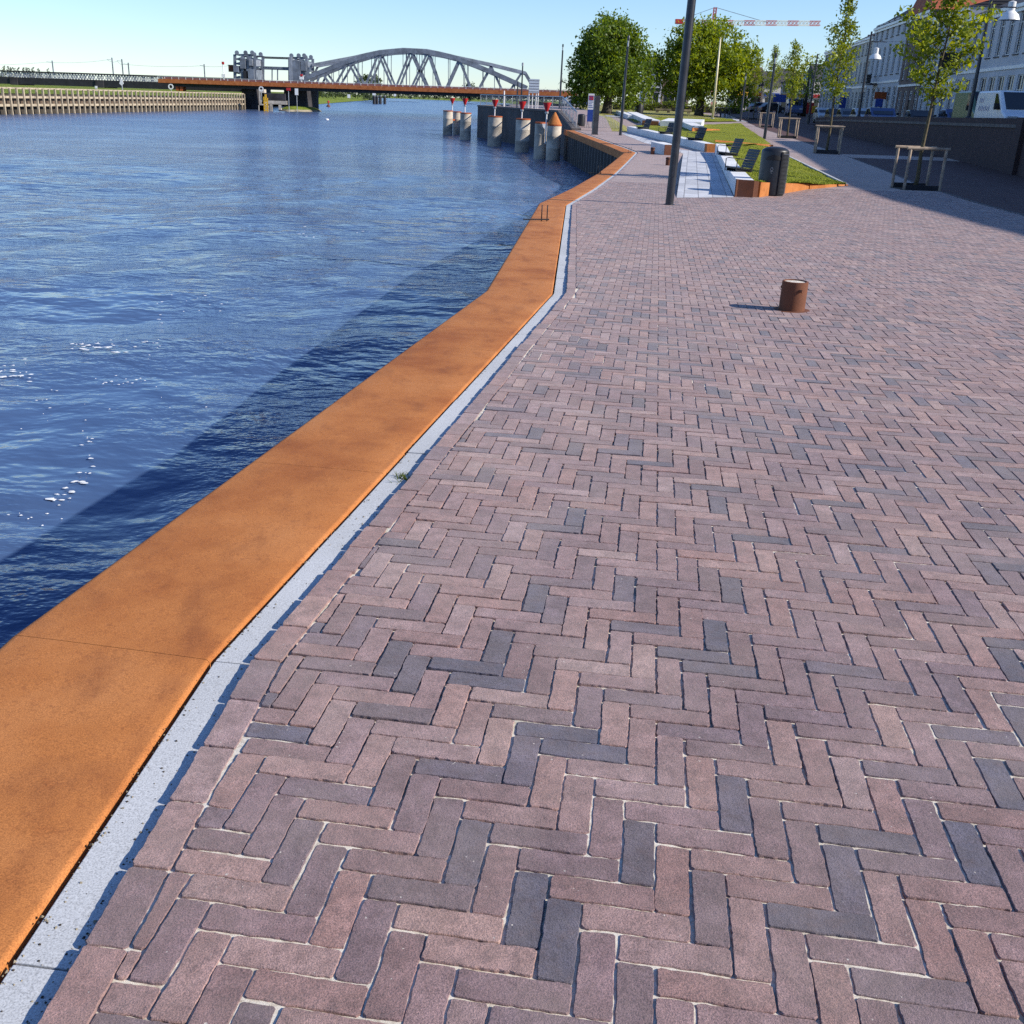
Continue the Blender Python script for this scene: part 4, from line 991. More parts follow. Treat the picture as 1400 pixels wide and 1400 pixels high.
# traffic board for shipping on four legs
q = Vector((at(729, 145, 106).x, 106., .66)); t = thing('shipping_board', 'pale blue back of a tall board on white legs above the jetty railing', 'sign', q, R(4)); zt_, zb_ = at(729, 108, 106).z-q.z, at(729, 127, 106).z-q.z; w_ = .5*14*106*.93/F_PX
MB().box(-w_, w_, -.04, .04, zb_, zt_).build('board', paint('board_back', rgb(.38, .44, .52), .5), t)
mb = MB()
for k in range(5): mb.box(-w_, w_, -.07, -.04, zb_+(zt_-zb_)*(k+.4)/5, zb_+(zt_-zb_)*(k+.4)/5+.06)
mb.build('ribs', M['galv'], t)
for s_ in (-w_*.9, -.1, .25, w_*.9): MB().bar((s_, .08, -.1), (s_, .08, zb_+.6), .05).build('leg', M['whitep'], t)
for (x, y0_, y1_, lb) in ((712.6, 138, 90, 'thin dark mast left of the shipping board, taller of two'), (707, 138, 111, 'thin dark mast left of the shipping board, shorter of two'), (689, 138, 124, 'short white post on the jetty behind the railing')):
    q = Vector((at(x, y0_, 108).x, 108., .66)); h = at(x, y1_, 108).z-q.z; t = thing('mast', lb, 'mast', q)
    MB().bar((0, 0, -.1), (0, 0, h), .09, .06, n=10).build('pole', M['whitep'] if 'white' in lb else M['lamp'], t, smooth='auto'); MB().lathe([(.14, 0), (.14, .05)], 12).build('base', M['galv'], t)
    if h > 3: MB().lathe([(.1, h), (.1, h+.25), (.02, h+.3)], 10).build('lamp_head', M['galv'], t)

# ---------------------------------------------------------------- bridges
YB, YF = 236., 227.
def pb(x, y, Y=YB): return at(x, y, Y)
org = at(560, 118, YB)
def loc(v): return Vector(v)-org
rb = thing('railway_bridge', 'grey steel railway bridge with curved truss span and long lattice approach', 'bridge', org)
ARC = [(415, 108.5), (432, 101), (450, 94), (466, 87.4), (483, 81.4), (500, 76.3), (519, 72.2), (535, 70), (551, 69.2), (567, 69.6), (583.6, 71), (604, 74.6), (624, 79.6), (648, 88.6), (671, 98), (696, 109), (720.7, 120.5)]
UPC = [(426.4, 89), (455, 83.6), (483, 78.4), (503, 73.8), (519.3, 70.3), (551, 67.3), (583.6, 68.9), (604, 73), (624.3, 78), (648, 83), (671.4, 88), (695, 93.8), (718.6, 99.6)]
WEB = [((439, 98.5), (433, 110)), ((439, 98.5), (451, 110.5)), ((476, 85), (459, 111)), ((476, 85), (493, 112)), ((517.5, 74), (500, 112)), ((517.5, 74), (536, 113.5)), ((561, 70.5), (542, 113.5)), ((561, 70.5), (583, 115)), ((584.6, 72), (563, 114.5)), ((584.6, 72), (601, 116)), ((627.5, 81), (610, 116)), ((627.5, 81), (643.6, 117.5)), ((671.4, 90), (654, 118)), ((671.4, 90), (687, 120)), ((713, 100), (697, 120.5)), ((718.6, 99.6), (735, 123)), ((426.4, 89), (415, 108.5))]
HANG = [446, 456, 468, 484, 489, 508, 512, 525, 530, 551, 556, 570, 577, 592, 613, 634, 639, 660, 676, 683, 704]
def yarc(x): return float(np.interp(x, [p[0] for p in ARC], [p[1] for p in ARC]))
def ydeck(x): return 108+(x-415)*.0425
for Yo, nm in ((0, 'near'), (8, 'far')):
    D = Vector((0, Yo, 0)); P = lambda q: loc(pb(*q))+D
    mb = MB()
    for a, b in zip(ARC[:-1], ARC[1:]): mb.beam(P(a), P(b), .75, .85)
    mb.build('arch_chord', M['steel'], rb)
    mb = MB()
    for a, b in zip(UPC[:-1], UPC[1:]): mb.beam(P(a), P(b), .6, .55)
    mb.build('upper_chord', M['steellt'], rb)
    for a, b in WEB: MB().beam(P(a), P((b[0], b[1]+4)), .38, .42).build('diagonal', M['steel'], rb)
    for x in HANG: MB().beam(P((x, yarc(x))), P((x, ydeck(x)+6)), .13, .13).build('hanger', M['steel'], rb)
for q in UPC[::2]: MB().beam(loc(pb(*q)), loc(pb(*q))+Vector((0, 8, 0)), .3, .35).build('cross_brace', M['steel'], rb)
a, b = loc(pb(413, 114)), loc(pb(770, 128)); MB().add(*(lambda m: (m.v, m.f))(MB().box(a.x, b.x, -.3, 8.3, a.z-1.1, a.z+.3))).build('main_deck', M['steel'], rb)
# lattice approach girders on the left
def gz_line(y0, y1, x0=-140, x1=345): return None
zl_t, zl_b = pb(150, 101).z, pb(150, 110).z
xl0, xl1 = pb(-260, 100).x, pb(352, 100).x
for Yo in (0, 7):
    mb = MB(); mb.box(xl0-org.x, xl1-org.x, Yo-.2, Yo+.2, zl_t-org.z-.22, zl_t-org.z); mb.build('lattice_top_chord', M['dark'], rb)
    mb = MB(); n = int((xl1-xl0)/.62); zt2, zb2 = zl_t-org.z-.2, zl_b-org.z
    for k in range(n):
        x = xl0-org.x+k*.62
        mb.beam((x, Yo, zb2), (x+.62, Yo, zt2), .09, .09); mb.beam((x+.62, Yo, zb2), (x, Yo, zt2), .09, .09)
        if k % 3 == 0: mb.beam((x, Yo, zb2), (x, Yo, zt2), .14, .14)
    mb.build('lattice', M['steellt'], rb)
mb = MB(); mb.box(xl0-org.x, xl1-org.x, -.3, 7.3, pb(150, 119.5).z-org.z, zl_b-org.z+.02); mb.build('approach_girder', M['dark'], rb)
for (x0, x1) in ((16, 26), (132, 143), (-110, -100)):
    a, b = pb(x0, 119), pb(x1, 119); MB().box(a.x-org.x, b.x-org.x, -.5, 8, -8, pb(150, 110.3).z-org.z).build('approach_pier', M['pierdark'], rb)
# masonry piers of the lift span
for (x0, x1, y1_) in ((339, 358, 118), (395, 425, 119)):
    a, b = pb(x0, 150), pb(x1, 150); mb = MB(); mb.prism([(a.x-org.x, -5), (b.x-org.x, -5), (b.x-org.x+.3, 9), (a.x-org.x-.3, 9)], WATER-3-org.z, pb(x0, y1_).z-org.z); mb.build('pier', M['pierdark'], rb, bevel=.15)
# lift towers
lt = thing('lift_tower_span', 'two grey lift towers joined by high beams at the left of the truss span', 'lift bridge', org)
def tower(x0, x1, ytop, parts):
    ybot = 112
    for Yo in (0, 8):
        for x in (x0, x0+(x1-x0)*.38, x0+(x1-x0)*.66, x1):
            MB().beam(loc(pb(x, ybot))+Vector((0, Yo, -1)), loc(pb(x, ytop))+Vector((0, Yo, 0)), .55, .5).build('tower_leg', M['steel'], lt)
        mb = MB()
        for k in range(6):
            f0, f1 = k/6, (k+1)/6; ya, yb_ = ybot+(ytop-ybot)*f0, ybot+(ytop-ybot)*f1
            mb.beam(loc(pb(x0, ya))+Vector((0, Yo, 0)), loc(pb(x1, yb_))+Vector((0, Yo, 0)), .18, .18); mb.beam(loc(pb(x1, ya))+Vector((0, Yo, 0)), loc(pb(x0, yb_))+Vector((0, Yo, 0)), .18, .18); mb.beam(loc(pb(x0, yb_))+Vector((0, Yo, 0)), loc(pb(x1, yb_))+Vector((0, Yo, 0)), .22, .22)
        mb.build('bracing', M['steel'], lt)
    for (xa, xb, ya, yb_, mt) in parts:
        a, b = loc(pb(xa, yb_)), loc(pb(xb, ya)); MB().box(a.x, b.x, -.6, 8.6, a.z, b.z).build('machine_house', M[mt], lt, bevel=.05)
    for f in (.12, .55, .88):
        c = loc(pb(x0+(x1-x0)*f, ytop)); mb = MB(); n = 16; r = .42
        for Yo in (-.2, 8.2): MB().bar(c+Vector((0, Yo-.2, .35)), c+Vector((0, Yo+.2, .35)), r, n=16).build('sheave', M['steel'], lt, smooth='auto')
tower(321, 348.5, 74.5, [(320, 327, 90, 99, 'steel'), (329, 336, 80, 94, 'steel'), (338, 348, 95, 108, 'steel'), (341, 346, 81, 90, 'steellt'), (334, 340, 97, 112, 'dark')])
tower(396, 419, 78.5, [(401, 411, 83, 110, 'steel'), (412, 419, 84, 97, 'steel'), (396, 400, 78, 112, 'steellt')])
for (ya, yb_) in ((76.5, 78), (90, 93.6)):
    a, b = loc(pb(348, yb_)), loc(pb(397, ya-.3))
    for Yo in (0, 8):
        mb = MB(); mb.box(a.x, b.x, Yo-.2, Yo+.2, a.z, a.z+.16).box(a.x, b.x, Yo-.2, Yo+.2, b.z-.5, b.z-.3); n = 14
        for k in range(n): x = a.x+(b.x-a.x)*k/n; x2 = a.x+(b.x-a.x)*(k+1)/n; mb.beam((x, Yo, a.z+.1), (x2, Yo, b.z-.4), .08, .08); mb.beam((x2, Yo, a.z+.1), (x, Yo, b.z-.4), .08, .08)
        mb.build('tie_beam', M['steellt'] if ya < 80 else M['steel'], lt)
for x in (372, 379.5): MB().beam(loc(pb(x, 93)), loc(pb(x, 110)), .22, .22).build('guide_post', M['steel'], lt)
t = thing('signal_cabin', 'rusty brown cabin hung beside the left lift tower', 'cabin', pb(316, 96)); a, b = pb(312.5, 98), pb(319.5, 89.5); c = pb(316, 96); MB().box(a.x-c.x, b.x-c.x, 0, 2, a.z-c.z, b.z-c.z).build('cabin', M['rustdark'], t); MB().box(a.x-c.x-.1, b.x-c.x+.1, -.1, 2.1, b.z-c.z, b.z-c.z+.1).build('roof', M['dark'], t)
# footbridge in rust steel before it
of = at(500, 122, YF); fb = thing('footbridge', 'long rust red footbridge deck with white railings crossing before the railway bridge', 'footbridge', of)
zt_, zm, zb_ = at(450, 111.8, YF).z, at(450, 115.4, YF).z, at(450, 120.9, YF).z
x0, x1 = at(216, 112, YF).x, at(790, 130, YF).x
for k in range(6):
    a, b = x0+(x1-x0)*k/6, x0+(x1-x0)*(k+1)/6
    MB().box(a-of.x+.02, b-of.x-.02, 0, .25, zb_-of.z, zm-of.z).build('fascia_plate', M['fascia'], fb)
MB().box(x0-of.x, x1-of.x, .26, 3.6, zb_-of.z-.1, zm-of.z-.06).build('deck', M['pierdark'], fb)
MB().box(x0-of.x+2, x1-of.x, .7, 3., zb_-of.z-.62, zb_-of.z-.11).build('box_girder', M['dark'], fb)
MB().box(x0-of.x, x1-of.x, 3.62, 3.75, zm-of.z-.4, zt_-of.z-.12).build('rear_parapet', paint('parapet_red', rgb(.25, .075, .06), .7), fb)
for k in range(61):
    x = x0-of.x+(x1-x0)*k/60; MB().box(x-.035, x+.035, .02, .10, zm-of.z, zt_-of.z).build('railing_post', M['whitep'], fb)
mb = MB()
for f in (.35, .7): mb.box(x0-of.x, x1-of.x, .04, .08, zm-of.z+(zt_-zm)*f-.012, zm-of.z+(zt_-zm)*f+.012)
mb.build('railing_wires', M['galv'], fb); MB().box(x0-of.x, x1-of.x, .01, .11, zt_-of.z-.05, zt_-of.z).build('handrail', M['whitep'], fb)
for x in (239, 243): a = at(x, 116, YF); MB().box(a.x-of.x, a.x-of.x+.8, .5, 3, -6, zb_-of.z-.6).build('column', M['rust'], fb)
for (x, y0_, y1_, lb) in ((305.5, 107, 88, 'white signal mast on the footbridge left of the lift towers'), (412, 110, 105, 'small white lamp on the footbridge by the right lift tower')):
    q = at(x, y0_, YF); t = thing('signal_mast', lb, 'mast', q); h = at(x, y1_, YF).z-q.z; MB().bar((0, .3, -.3), (0, .3, h), .11, n=8).build('pole', M['whitep'], t); MB().box(-.4, .4, .1, .5, .2, .8).build('cabinet', M['whitep'], t); MB().box(-.22, .22, .1, .5, h, h+.5).build('lantern', M['red'], t)
# overhead line masts
PW = []
for i, (x, y0_, y1_, lb) in enumerate(((64, 98, 82, 'leftmost overhead line mast on the railway approach'), (147, 99, 78, 'taller left mast of the pair on the railway approach'), (160.5, 99, 80, 'right mast of the close pair on the railway approach'), (169, 100, 85, 'mast just right of the close pair on the railway approach'), (274, 103, 87, 'overhead line mast nearest the lift towers'))):
    q = pb(x, y0_); t = thing('catenary_mast', lb, 'mast', q+Vector((0, 3.5, 0)), 0, 'overhead line masts'); h = pb(x, y1_).z-q.z; MB().beam((0, 0, -.6), (0, 0, h), .2, .2).build('mast', M['steel'], t); MB().beam((0, 0, h*.85), (0, -3, h*.85), .08, .08).build('arm', M['steel'], t); PW.append(q+Vector((0, .6, h*.82)))
mb = MB(); PW = [pb(-60, 88)+Vector((0, .6, 0))]+PW+[pb(322, 88)+Vector((0, .6, 0))]
for a, b in zip(PW[:-1], PW[1:]):
    for k in range(8): f0, f1 = k/8, (k+1)/8; s0, s1 = -1.2*f0*(1-f0), -1.2*f1*(1-f1); mb.beam(a.lerp(b, f0)+Vector((0, 0, s0)), a.lerp(b, f1)+Vector((0, 0, s1)), .035, .035)
tag(mb.build('overhead_wire', M['dark']), 'thin sagging overhead wire between the railway masts', 'wire')

# ---------------------------------------------------------------- far bank
FA, FB = Vector((-59.07, 131.1)), Vector((-51.05, 224.7)); FA2 = FA+(FA-FB)*.35
zc_, zmid, zlow = at(0, 120, 131.1).z, at(0, 132.6, 131.1).z, at(0, 144, 131.1).z
tf = thing('timber_fender', 'long pale timber fender of posts and rails along the far bank', 'fender', (FA.x, FA.y, 0)); d = (FB-FA2); n = 78; u = d.normalized(); nn = Vector((-u.y, u.x))
post0 = None
for k in range(n+1):
    p = FA2+d*(k/n)-FA
    if post0 is None: post0 = MB().box(-.11, .11, -.11, .11, WATER-1.5, zc_).build('post', M['wood'], tf)
    o = post0 if k == 0 else post0.copy()
    if k: COL.objects.link(o); o.parent = tf
    o.location = (p.x, p.y, 0); o.rotation_euler = (0, 0, math.atan2(u.y, u.x))
a, b = FA2-FA, FB-FA
for z, w_ in ((zc_, .2), (zmid, .26), (zlow, .28)): MB().beam((*(a-nn*-.2), z), (*(b-nn*-.2), z), .2, w_).build('rail', M['wood'], tf)
MB().beam((*(a+nn*.7), zmid-.15-.5), (*(b+nn*.7), zmid-.65), .15, 1.0).build('backing_board', M['piling'], tf)
MB().beam((*(a+nn*.9), -1.75), (*(b+nn*.9), -1.75), .15, 1.3).build('sheet_wall', M['rustdark'], tf)
mb = MB(); g = nn*1.0
def zl(): return zc_
BK_ = [(*(FA2+g), .15), (*(FB+g), .15), (-54., 300, -.6), (-60.9, 371, -2.15), (-75, 560, -2.1), (-107, 1021, -2.1), (-420, 1500, -2.1), (-2600, 1500, .6), (-2600, -200, .6), (-300, -40, .9), (-90, 80, .9), (-66, 228, 1.0), (-75, 380, .2), (-130, 1000, .3)]
mb.add(BK_, [(0, 1, 11, 10), (1, 2, 12, 11), (2, 3, 12), (3, 4, 12), (4, 5, 13, 12), (5, 6, 7, 13), (13, 7, 8, 9, 10, 11, 12)])
struct('river_meadow', mb, M['meadow'])
mb = MB(); mb.add([(*(FA2+nn*.5), WATER-1), (*(FB+nn*.5), WATER-1), (*(FB+nn*1.02), .17), (*(FA2+nn*1.02), .17)], [(0, 1, 2, 3)]); struct('bank_earth', mb, M['soil'])
mb = MB(); mb.add([(30, 700, -2.15), (-5, 1350, -2.15), (-250, 1750, -2.15), (-3000, 2100, -2.15), (-3000, 3400, 1), (2500, 3400, 1), (900, 300, .7), (60, 500, .7), (18, 226, .5), (13, 226, -2.2)], [(9, 8, 7, 0), (0, 7, 6, 5, 1), (1, 5, 4, 2), (2, 4, 3)]); struct('far_bank', mb, M['meadow'])
# grassy islet with stones at the pier
ic = level(403, 152, WATER); mb = MB(); n = 22; ring = []
t = thing('islet', 'small grassy islet with pale stones at the foot of the bridge pier', 'islet', ic)
for (rad, z, m_) in ((1., -.5, 0), (.82, .35, 0), (.55, .8, 0), (.2, 1.0, 0)):
    for k in range(n): a = 2*math.pi*k/n; w_ = 1+.14*math.sin(3*a+1)+.1*math.sin(7*a); mb.v.append((math.cos(a)*4.3*rad*w_, math.sin(a)*9*rad*w_+4, z))
sk = MB(); sk.v = list(mb.v[:2*n]); sk.f = [(k, (k+1) % n, n+(k+1) % n, n+k) for k in range(n)]; sk.build('stone_skirt', M['stone'], t, smooth=True)
gr = MB(); gr.v = [(x, y, z) for x, y, z in mb.v[n:]]; gr.f = [(i*n+k, i*n+(k+1) % n, (i+1)*n+(k+1) % n, (i+1)*n+k) for i in range(2) for k in range(n)]+[tuple(range(2*n, 3*n))]; gr.build('grass_top', M['meadow'], t, smooth=True)
# low guide walls between the piers
q = at(375, 140, 219); t = thing('guide_wall', 'low pale concrete guide wall with dark boards between the bridge piers', 'wall', q)
def bx(x0, x1, y0_, y1_, Y, nm, mt, par, dy=.5): a, b = at(x0, y1_, Y)-q, at(x1, y0_, Y)-q; MB().box(a.x, b.x, 0, dy, a.z, b.z).build(nm, M[mt], par)
bx(358, 392, 138, 142, 219, 'beam', 'concrete', t); bx(358, 391, 128, 137, 220, 'board', 'pierdark', t); bx(352, 358, 122, 153, 217, 'end_post', 'concrete', t, 2); bx(369, 372, 142, 153, 219, 'post', 'concrete', t, .8); bx(381, 384, 142, 150, 219, 'post', 'concrete', t, .8); bx(358, 372, 144, 152, 222, 'apron', 'concrete', t)
q = at(364, 153, 212); t = thing('channel_marker', 'yellow ladder shaped channel marker in front of the guide wall', 'marker', q); h = at(364, 129, 212).z-q.z
MB().box(-.42, -.22, -.1, .1, -1, h*.86).box(.22, .42, -.1, .1, -1, h*.8).build('rail', M['yellow'], t); 
for k in range(7): MB().box(-.42, .42, -.12, .12, h*.1*k+.15, h*.1*k+.33).build('rung', M['yellow'], t)
MB().box(-.16, .16, -.1, .1, h*.6, h).build('topmark', M['yellow'], t)
def ring_sign(x, y, Y, zfoot, label):
    q = at(x, y, Y); t = thing('ring_sign', label, 'sign', q); mb = MB(); r0, r1, n = .28, .46, 20
    vs = [(math.cos(2*math.pi*k/n)*r, yy, math.sin(2*math.pi*k/n)*r) for yy in (-.05, .05) for r in (r0, r1) for k in range(n)]
    fs = []
    for k in range(n): j = (k+1) % n; fs += [(k, j, n+j, n+k), (3*n+k, 3*n+j, 2*n+j, 2*n+k), (n+k, n+j, 3*n+j, 3*n+k), (2*n+k, 2*n+j, j, k)]
    mb.add(vs, fs); mb.build('ring', M['whitep'], t); MB().bar((0, .1, -.5), (0, .1, zfoot-q.z), .06).build('post', M['galv'], t)
ring_sign(357, 121.5, 216, -.5, 'white ring sign on the concrete end post beside the dark pier'); ring_sign(233.5, 118.5, 196, .8, 'white ring sign under the left end of the footbridge')
def board(x, y0_, y1_, w_, Y, zf, label, mt='whitep', diamond=False):
    q = Vector(at(x, y1_, Y)); t = thing('river_sign', label, 'sign', Vector((q.x, Y, zf))); a, b = at(x, y1_, Y).z-zf, at(x, y0_, Y).z-zf; hw = w_*.5*Y*.93/F_PX
    if diamond: MB().profile([(0, a), (hw, a+(b-a)*.25), (hw*.5, a+(b-a)*.6), (0, b), (-hw*.5, a+(b-a)*.6), (-hw, a+(b-a)*.25)], -.05, .05).build('board', M[mt], t)
    else: MB().box(-hw, hw, -.05, .05, a, b).build('board', M[mt], t)
    MB().bar((0, .12, -.4), (0, .12, b-.05), .07).build('post', M['galv'], t)
board(166.5, 106, 117, 6, 170, 1, 'white pointed shipping sign on the far bank below the lattice bridge', 'whitep', True); board(131.5, 117.5, 121, 3, 160, 1, 'tiny white board on the far bank by the fender')
board(477, 129, 134, 4, 480, -.4, 'small white square sign on the green meadow beyond the bridge'); board(540, 128, 131.5, 3.4, 700, -1, 'tiny white sign on the distant bank beyond the bridge'); board(405.5, 121, 130, 4.5, 224, -2.5, 'white panel hung on the right bridge pier', 'whitep')
q = at(395, 143, 216); t = thing('river_light', 'red light on a thin post beside the right bridge pier', 'signal', q); h = at(395, 120, 216).z-q.z; MB().bar((0, 0, -1.5), (0, 0, h), .07).build('post', M['galv'], t); MB().box(-.35, .35, -.2, .2, h-.5, h).build('lamp', M['red'], t)
for i, (x, lb) in enumerate(((511.5, 'leftmost dark post, topped by white sign, beyond the bridge'), (515.5, 'second of the dark mooring posts beyond the bridge'), (520, 'third of the dark mooring posts beyond the bridge'), (526, 'rightmost of the dark mooring posts beyond the bridge'))):
    q = level(x, 142.2, WATER); t = thing('far_pile', lb, 'pile', q, 0, 'dark posts beyond the bridge'); h = at(x, 131.5, q.y).z-q.z; MB().bar((0, 0, -2), (0, 0, h), .62, n=12).build('shaft', M['dark'], t, smooth='auto'); MB().bar((0, 0, h), (0, 0, h+.2), .66, n=12).build('cap', M['galv'], t)
    if i == 0: MB().box(-.7, .7, -.1, .1, h+.4, h+2.2).build('board', M['whitep'], t)
q = level(449, 146, WATER); t = thing('buoy', 'small dark red buoy floating beyond the bridge pier', 'buoy', q); MB().lathe([(.2, -.5), (.62, -.1), (.6, .25), (.2, .6), (.14, 1.4), (.05, 1.45)], 14).build('float', M['rustdark'], t, smooth='auto'); MB().lathe([(.3, 1.1), (.3, 1.6), (.02, 1.7)], 10).build('topmark', M['red'], t)
q = level(447, 164, WATER); tag(MB().lathe([(.05, -.1), (.3, .0), (.28, .15), (.02, .22)], 12).build('float', M['whitep'], smooth='auto'), 'small white float alone on the open river', 'float').location = q
# trees far away
FT = [(432, 133, 480, 7, 4.2), (446, 133, 520, 9, 5.0), (459, 133, 560, 8, 5.5), (470, 133, 600, 9, 5.5), (486, 132.5, 700, 13, 7), (503, 133, 760, 17, 15.5), (517, 133, 640, 8, 4.5), (505, 136, 560, 7, 3.6), (529, 133.5, 800, 11, 7), (545, 133.6, 820, 12, 7), (562, 134, 850, 12, 8), (579, 134.6, 1300, 16, 12), (596, 135, 1350, 16, 12), (613, 135.4, 1350, 20, 13), (632, 135.8, 1300, 16, 14), (643, 136, 900, 10, 13), (654, 136.5, 1200, 16, 11), (670, 137, 1100, 18, 11), (688, 137.5, 900, 18, 10), (705, 138, 800, 15, 9), (722, 138.4, 760, 15, 8), (741, 139, 700, 14, 8), (758, 139.5, 600, 13, 6)]
for i, (x, y, Y, w_, h) in enumerate(FT):
    q = at(x, y, Y); q.z = min(q.z, 1.0); col = ['bluish green', 'mid green', 'pale green'][i % 3]
    lb = {5: 'rounded far tree showing above the footbridge below the truss', 15: 'rounded far tree showing above the footbridge under the right half of the truss'}.get(i, 'hazy far tree in the row seen below the footbridge deck')
    bush('far_tree', q, w_, h, lb, 'leaf_f', 80, 11, max(.6, h*.13), 40+i, group='far trees beyond the bridge')
for i, x in enumerate((7.5, 13.5, 17.5, 22, 27, 34, 38.5, 42, 46.5, 55, 68)):
    q = at(x, 113, 900); q.z = .5; h = at(x, [90, 90.5, 92, 92, 92, 92, 92.5, 92.5, 91.5, 93.5, 94][i], 900).z-.5
    rs = random.Random(i); t = thing('poplar_tree', 'slim distant poplar in the row above the lattice bridge', 'tree', q, 0, 'far poplars'); MB().bar((0, 0, -.3), (0, 0, h*.5), .3, .1).build('trunk', M['barkd'], t)
    leaves_obj('crown', M['leaf_p'], t, *leaf_cloud([((rs.gauss(0, .5), rs.gauss(0, .5), h*(.12+.85*k/24)), 1.2-.8*k/24) for k in range(25)], 9, .75, .9))
q = at(-3, 113, 800); q.z = .5; bush('far_tree', q, 13, at(0, 89, 800).z, 'rounded green tree cut by the left edge above the lattice bridge', 'leaf_f', 60, 12, 1.1, 77)

# ---------------------------------------------------------------- street side: retaining wall, upper road, houses
def zu(Y): return float(np.interp(Y, [-40, 40, 60, 85, 100, 122, 150, 200, 300], [.6, .45, .36, .2, .1, .24, .58, 1.03, 1.08]))
def wtop(Y): return float(np.interp(Y, [-40, 40, 82, 100], [1.42, 1.36, 1.03, .75]))
mb = MB(); ys = list(np.arange(20, 100.1, 4))
strip_mesh('red_road', M['road'], lambda y: 8.45+.15*y if y > 40 else 14.45-(40-y)*.19+0*y, lambda y: 13+STREET*y if y < 100 else 13.2+STREET*y+.3*(y-100), [22, 26, 30, 34, 40, 46, 52, 58, 64, 70, 78, 86, 94, 100, 110, 122, 136, 150, 175, 200, 236], .004)
strip_mesh('verge_kerb', M['cap'], lambda y: 8.36+.15*y if y > 40 else 14.36-(40-y)*.19, lambda y: 8.45+.15*y-.01 if y > 40 else 14.45-(40-y)*.19-.01, [22, 26, 30, 34, 40, 46, 52, 58, 64, 70, 78, 86, 94, 100], .006)
SANG = math.atan2(1, STREET)
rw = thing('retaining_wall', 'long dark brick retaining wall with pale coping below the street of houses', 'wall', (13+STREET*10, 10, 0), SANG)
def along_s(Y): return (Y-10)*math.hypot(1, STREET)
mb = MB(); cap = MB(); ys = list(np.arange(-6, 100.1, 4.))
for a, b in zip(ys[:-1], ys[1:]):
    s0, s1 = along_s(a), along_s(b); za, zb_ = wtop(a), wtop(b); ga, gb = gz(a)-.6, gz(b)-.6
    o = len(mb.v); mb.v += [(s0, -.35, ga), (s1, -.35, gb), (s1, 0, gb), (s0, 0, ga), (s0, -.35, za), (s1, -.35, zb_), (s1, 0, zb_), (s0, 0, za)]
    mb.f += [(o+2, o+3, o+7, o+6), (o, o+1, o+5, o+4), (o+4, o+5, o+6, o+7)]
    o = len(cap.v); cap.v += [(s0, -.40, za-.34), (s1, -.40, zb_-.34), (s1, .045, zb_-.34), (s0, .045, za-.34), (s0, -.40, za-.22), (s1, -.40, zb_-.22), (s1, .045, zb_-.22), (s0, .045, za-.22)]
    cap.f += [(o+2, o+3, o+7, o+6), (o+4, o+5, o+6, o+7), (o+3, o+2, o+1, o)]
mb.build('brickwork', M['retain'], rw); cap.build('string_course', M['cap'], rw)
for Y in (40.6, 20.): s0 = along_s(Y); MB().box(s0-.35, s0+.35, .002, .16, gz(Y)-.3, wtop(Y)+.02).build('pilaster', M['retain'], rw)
ysU = list(np.arange(-20, 100.1, 6))+[110, 122, 136, 150, 175, 200, 240]
strip_mesh('street', M['tarmac'], lambda y: 13.34+STREET*y if y <= 100 else 13.2+STREET*y+.3*(y-100), lambda y: 60+STREET*y, ysU, 0)
for o in [COL.objects[-1]]:
    for v in o.data.vertices: v.co.z = zu(v.co.y)+(.012 if v.co.y > 100 else 0)
D0 = 25.8
def fac(px, py):
    d = ray(px, py); Y = D0/(d[0]/d[1]-STREET); return Y, EYE+d[2]*Y/d[1]
def wall_front(W, H, ops, mat, parent, depth=.2):
    xs = sorted({0, W}|{v for o in ops for v in o[:2]}); zs = sorted({-1.0, H}|{v for o in ops for v in o[2:4]}); mb = MB()
    for i in range(len(xs)-1):
        for j in range(len(zs)-1):
            cx, cz = (xs[i]+xs[i+1])/2, (zs[j]+zs[j+1])/2
            if any(o[0] < cx < o[1] and o[2] < cz < o[3] for o in ops): continue
            mb.add([(xs[i], 0, zs[j]), (xs[i+1], 0, zs[j]), (xs[i+1], 0, zs[j+1]), (xs[i], 0, zs[j+1])], [(0, 1, 2, 3)])
    for (a, b, c, d) in ops: mb.add([(a, 0, c), (b, 0, c), (b, 0, d), (a, 0, d), (a, depth, c), (b, depth, c), (b, depth, d), (a, depth, d)], [(0, 1, 5, 4), (1, 2, 6, 5), (2, 3, 7, 6), (3, 0, 4, 7)])
    return mb
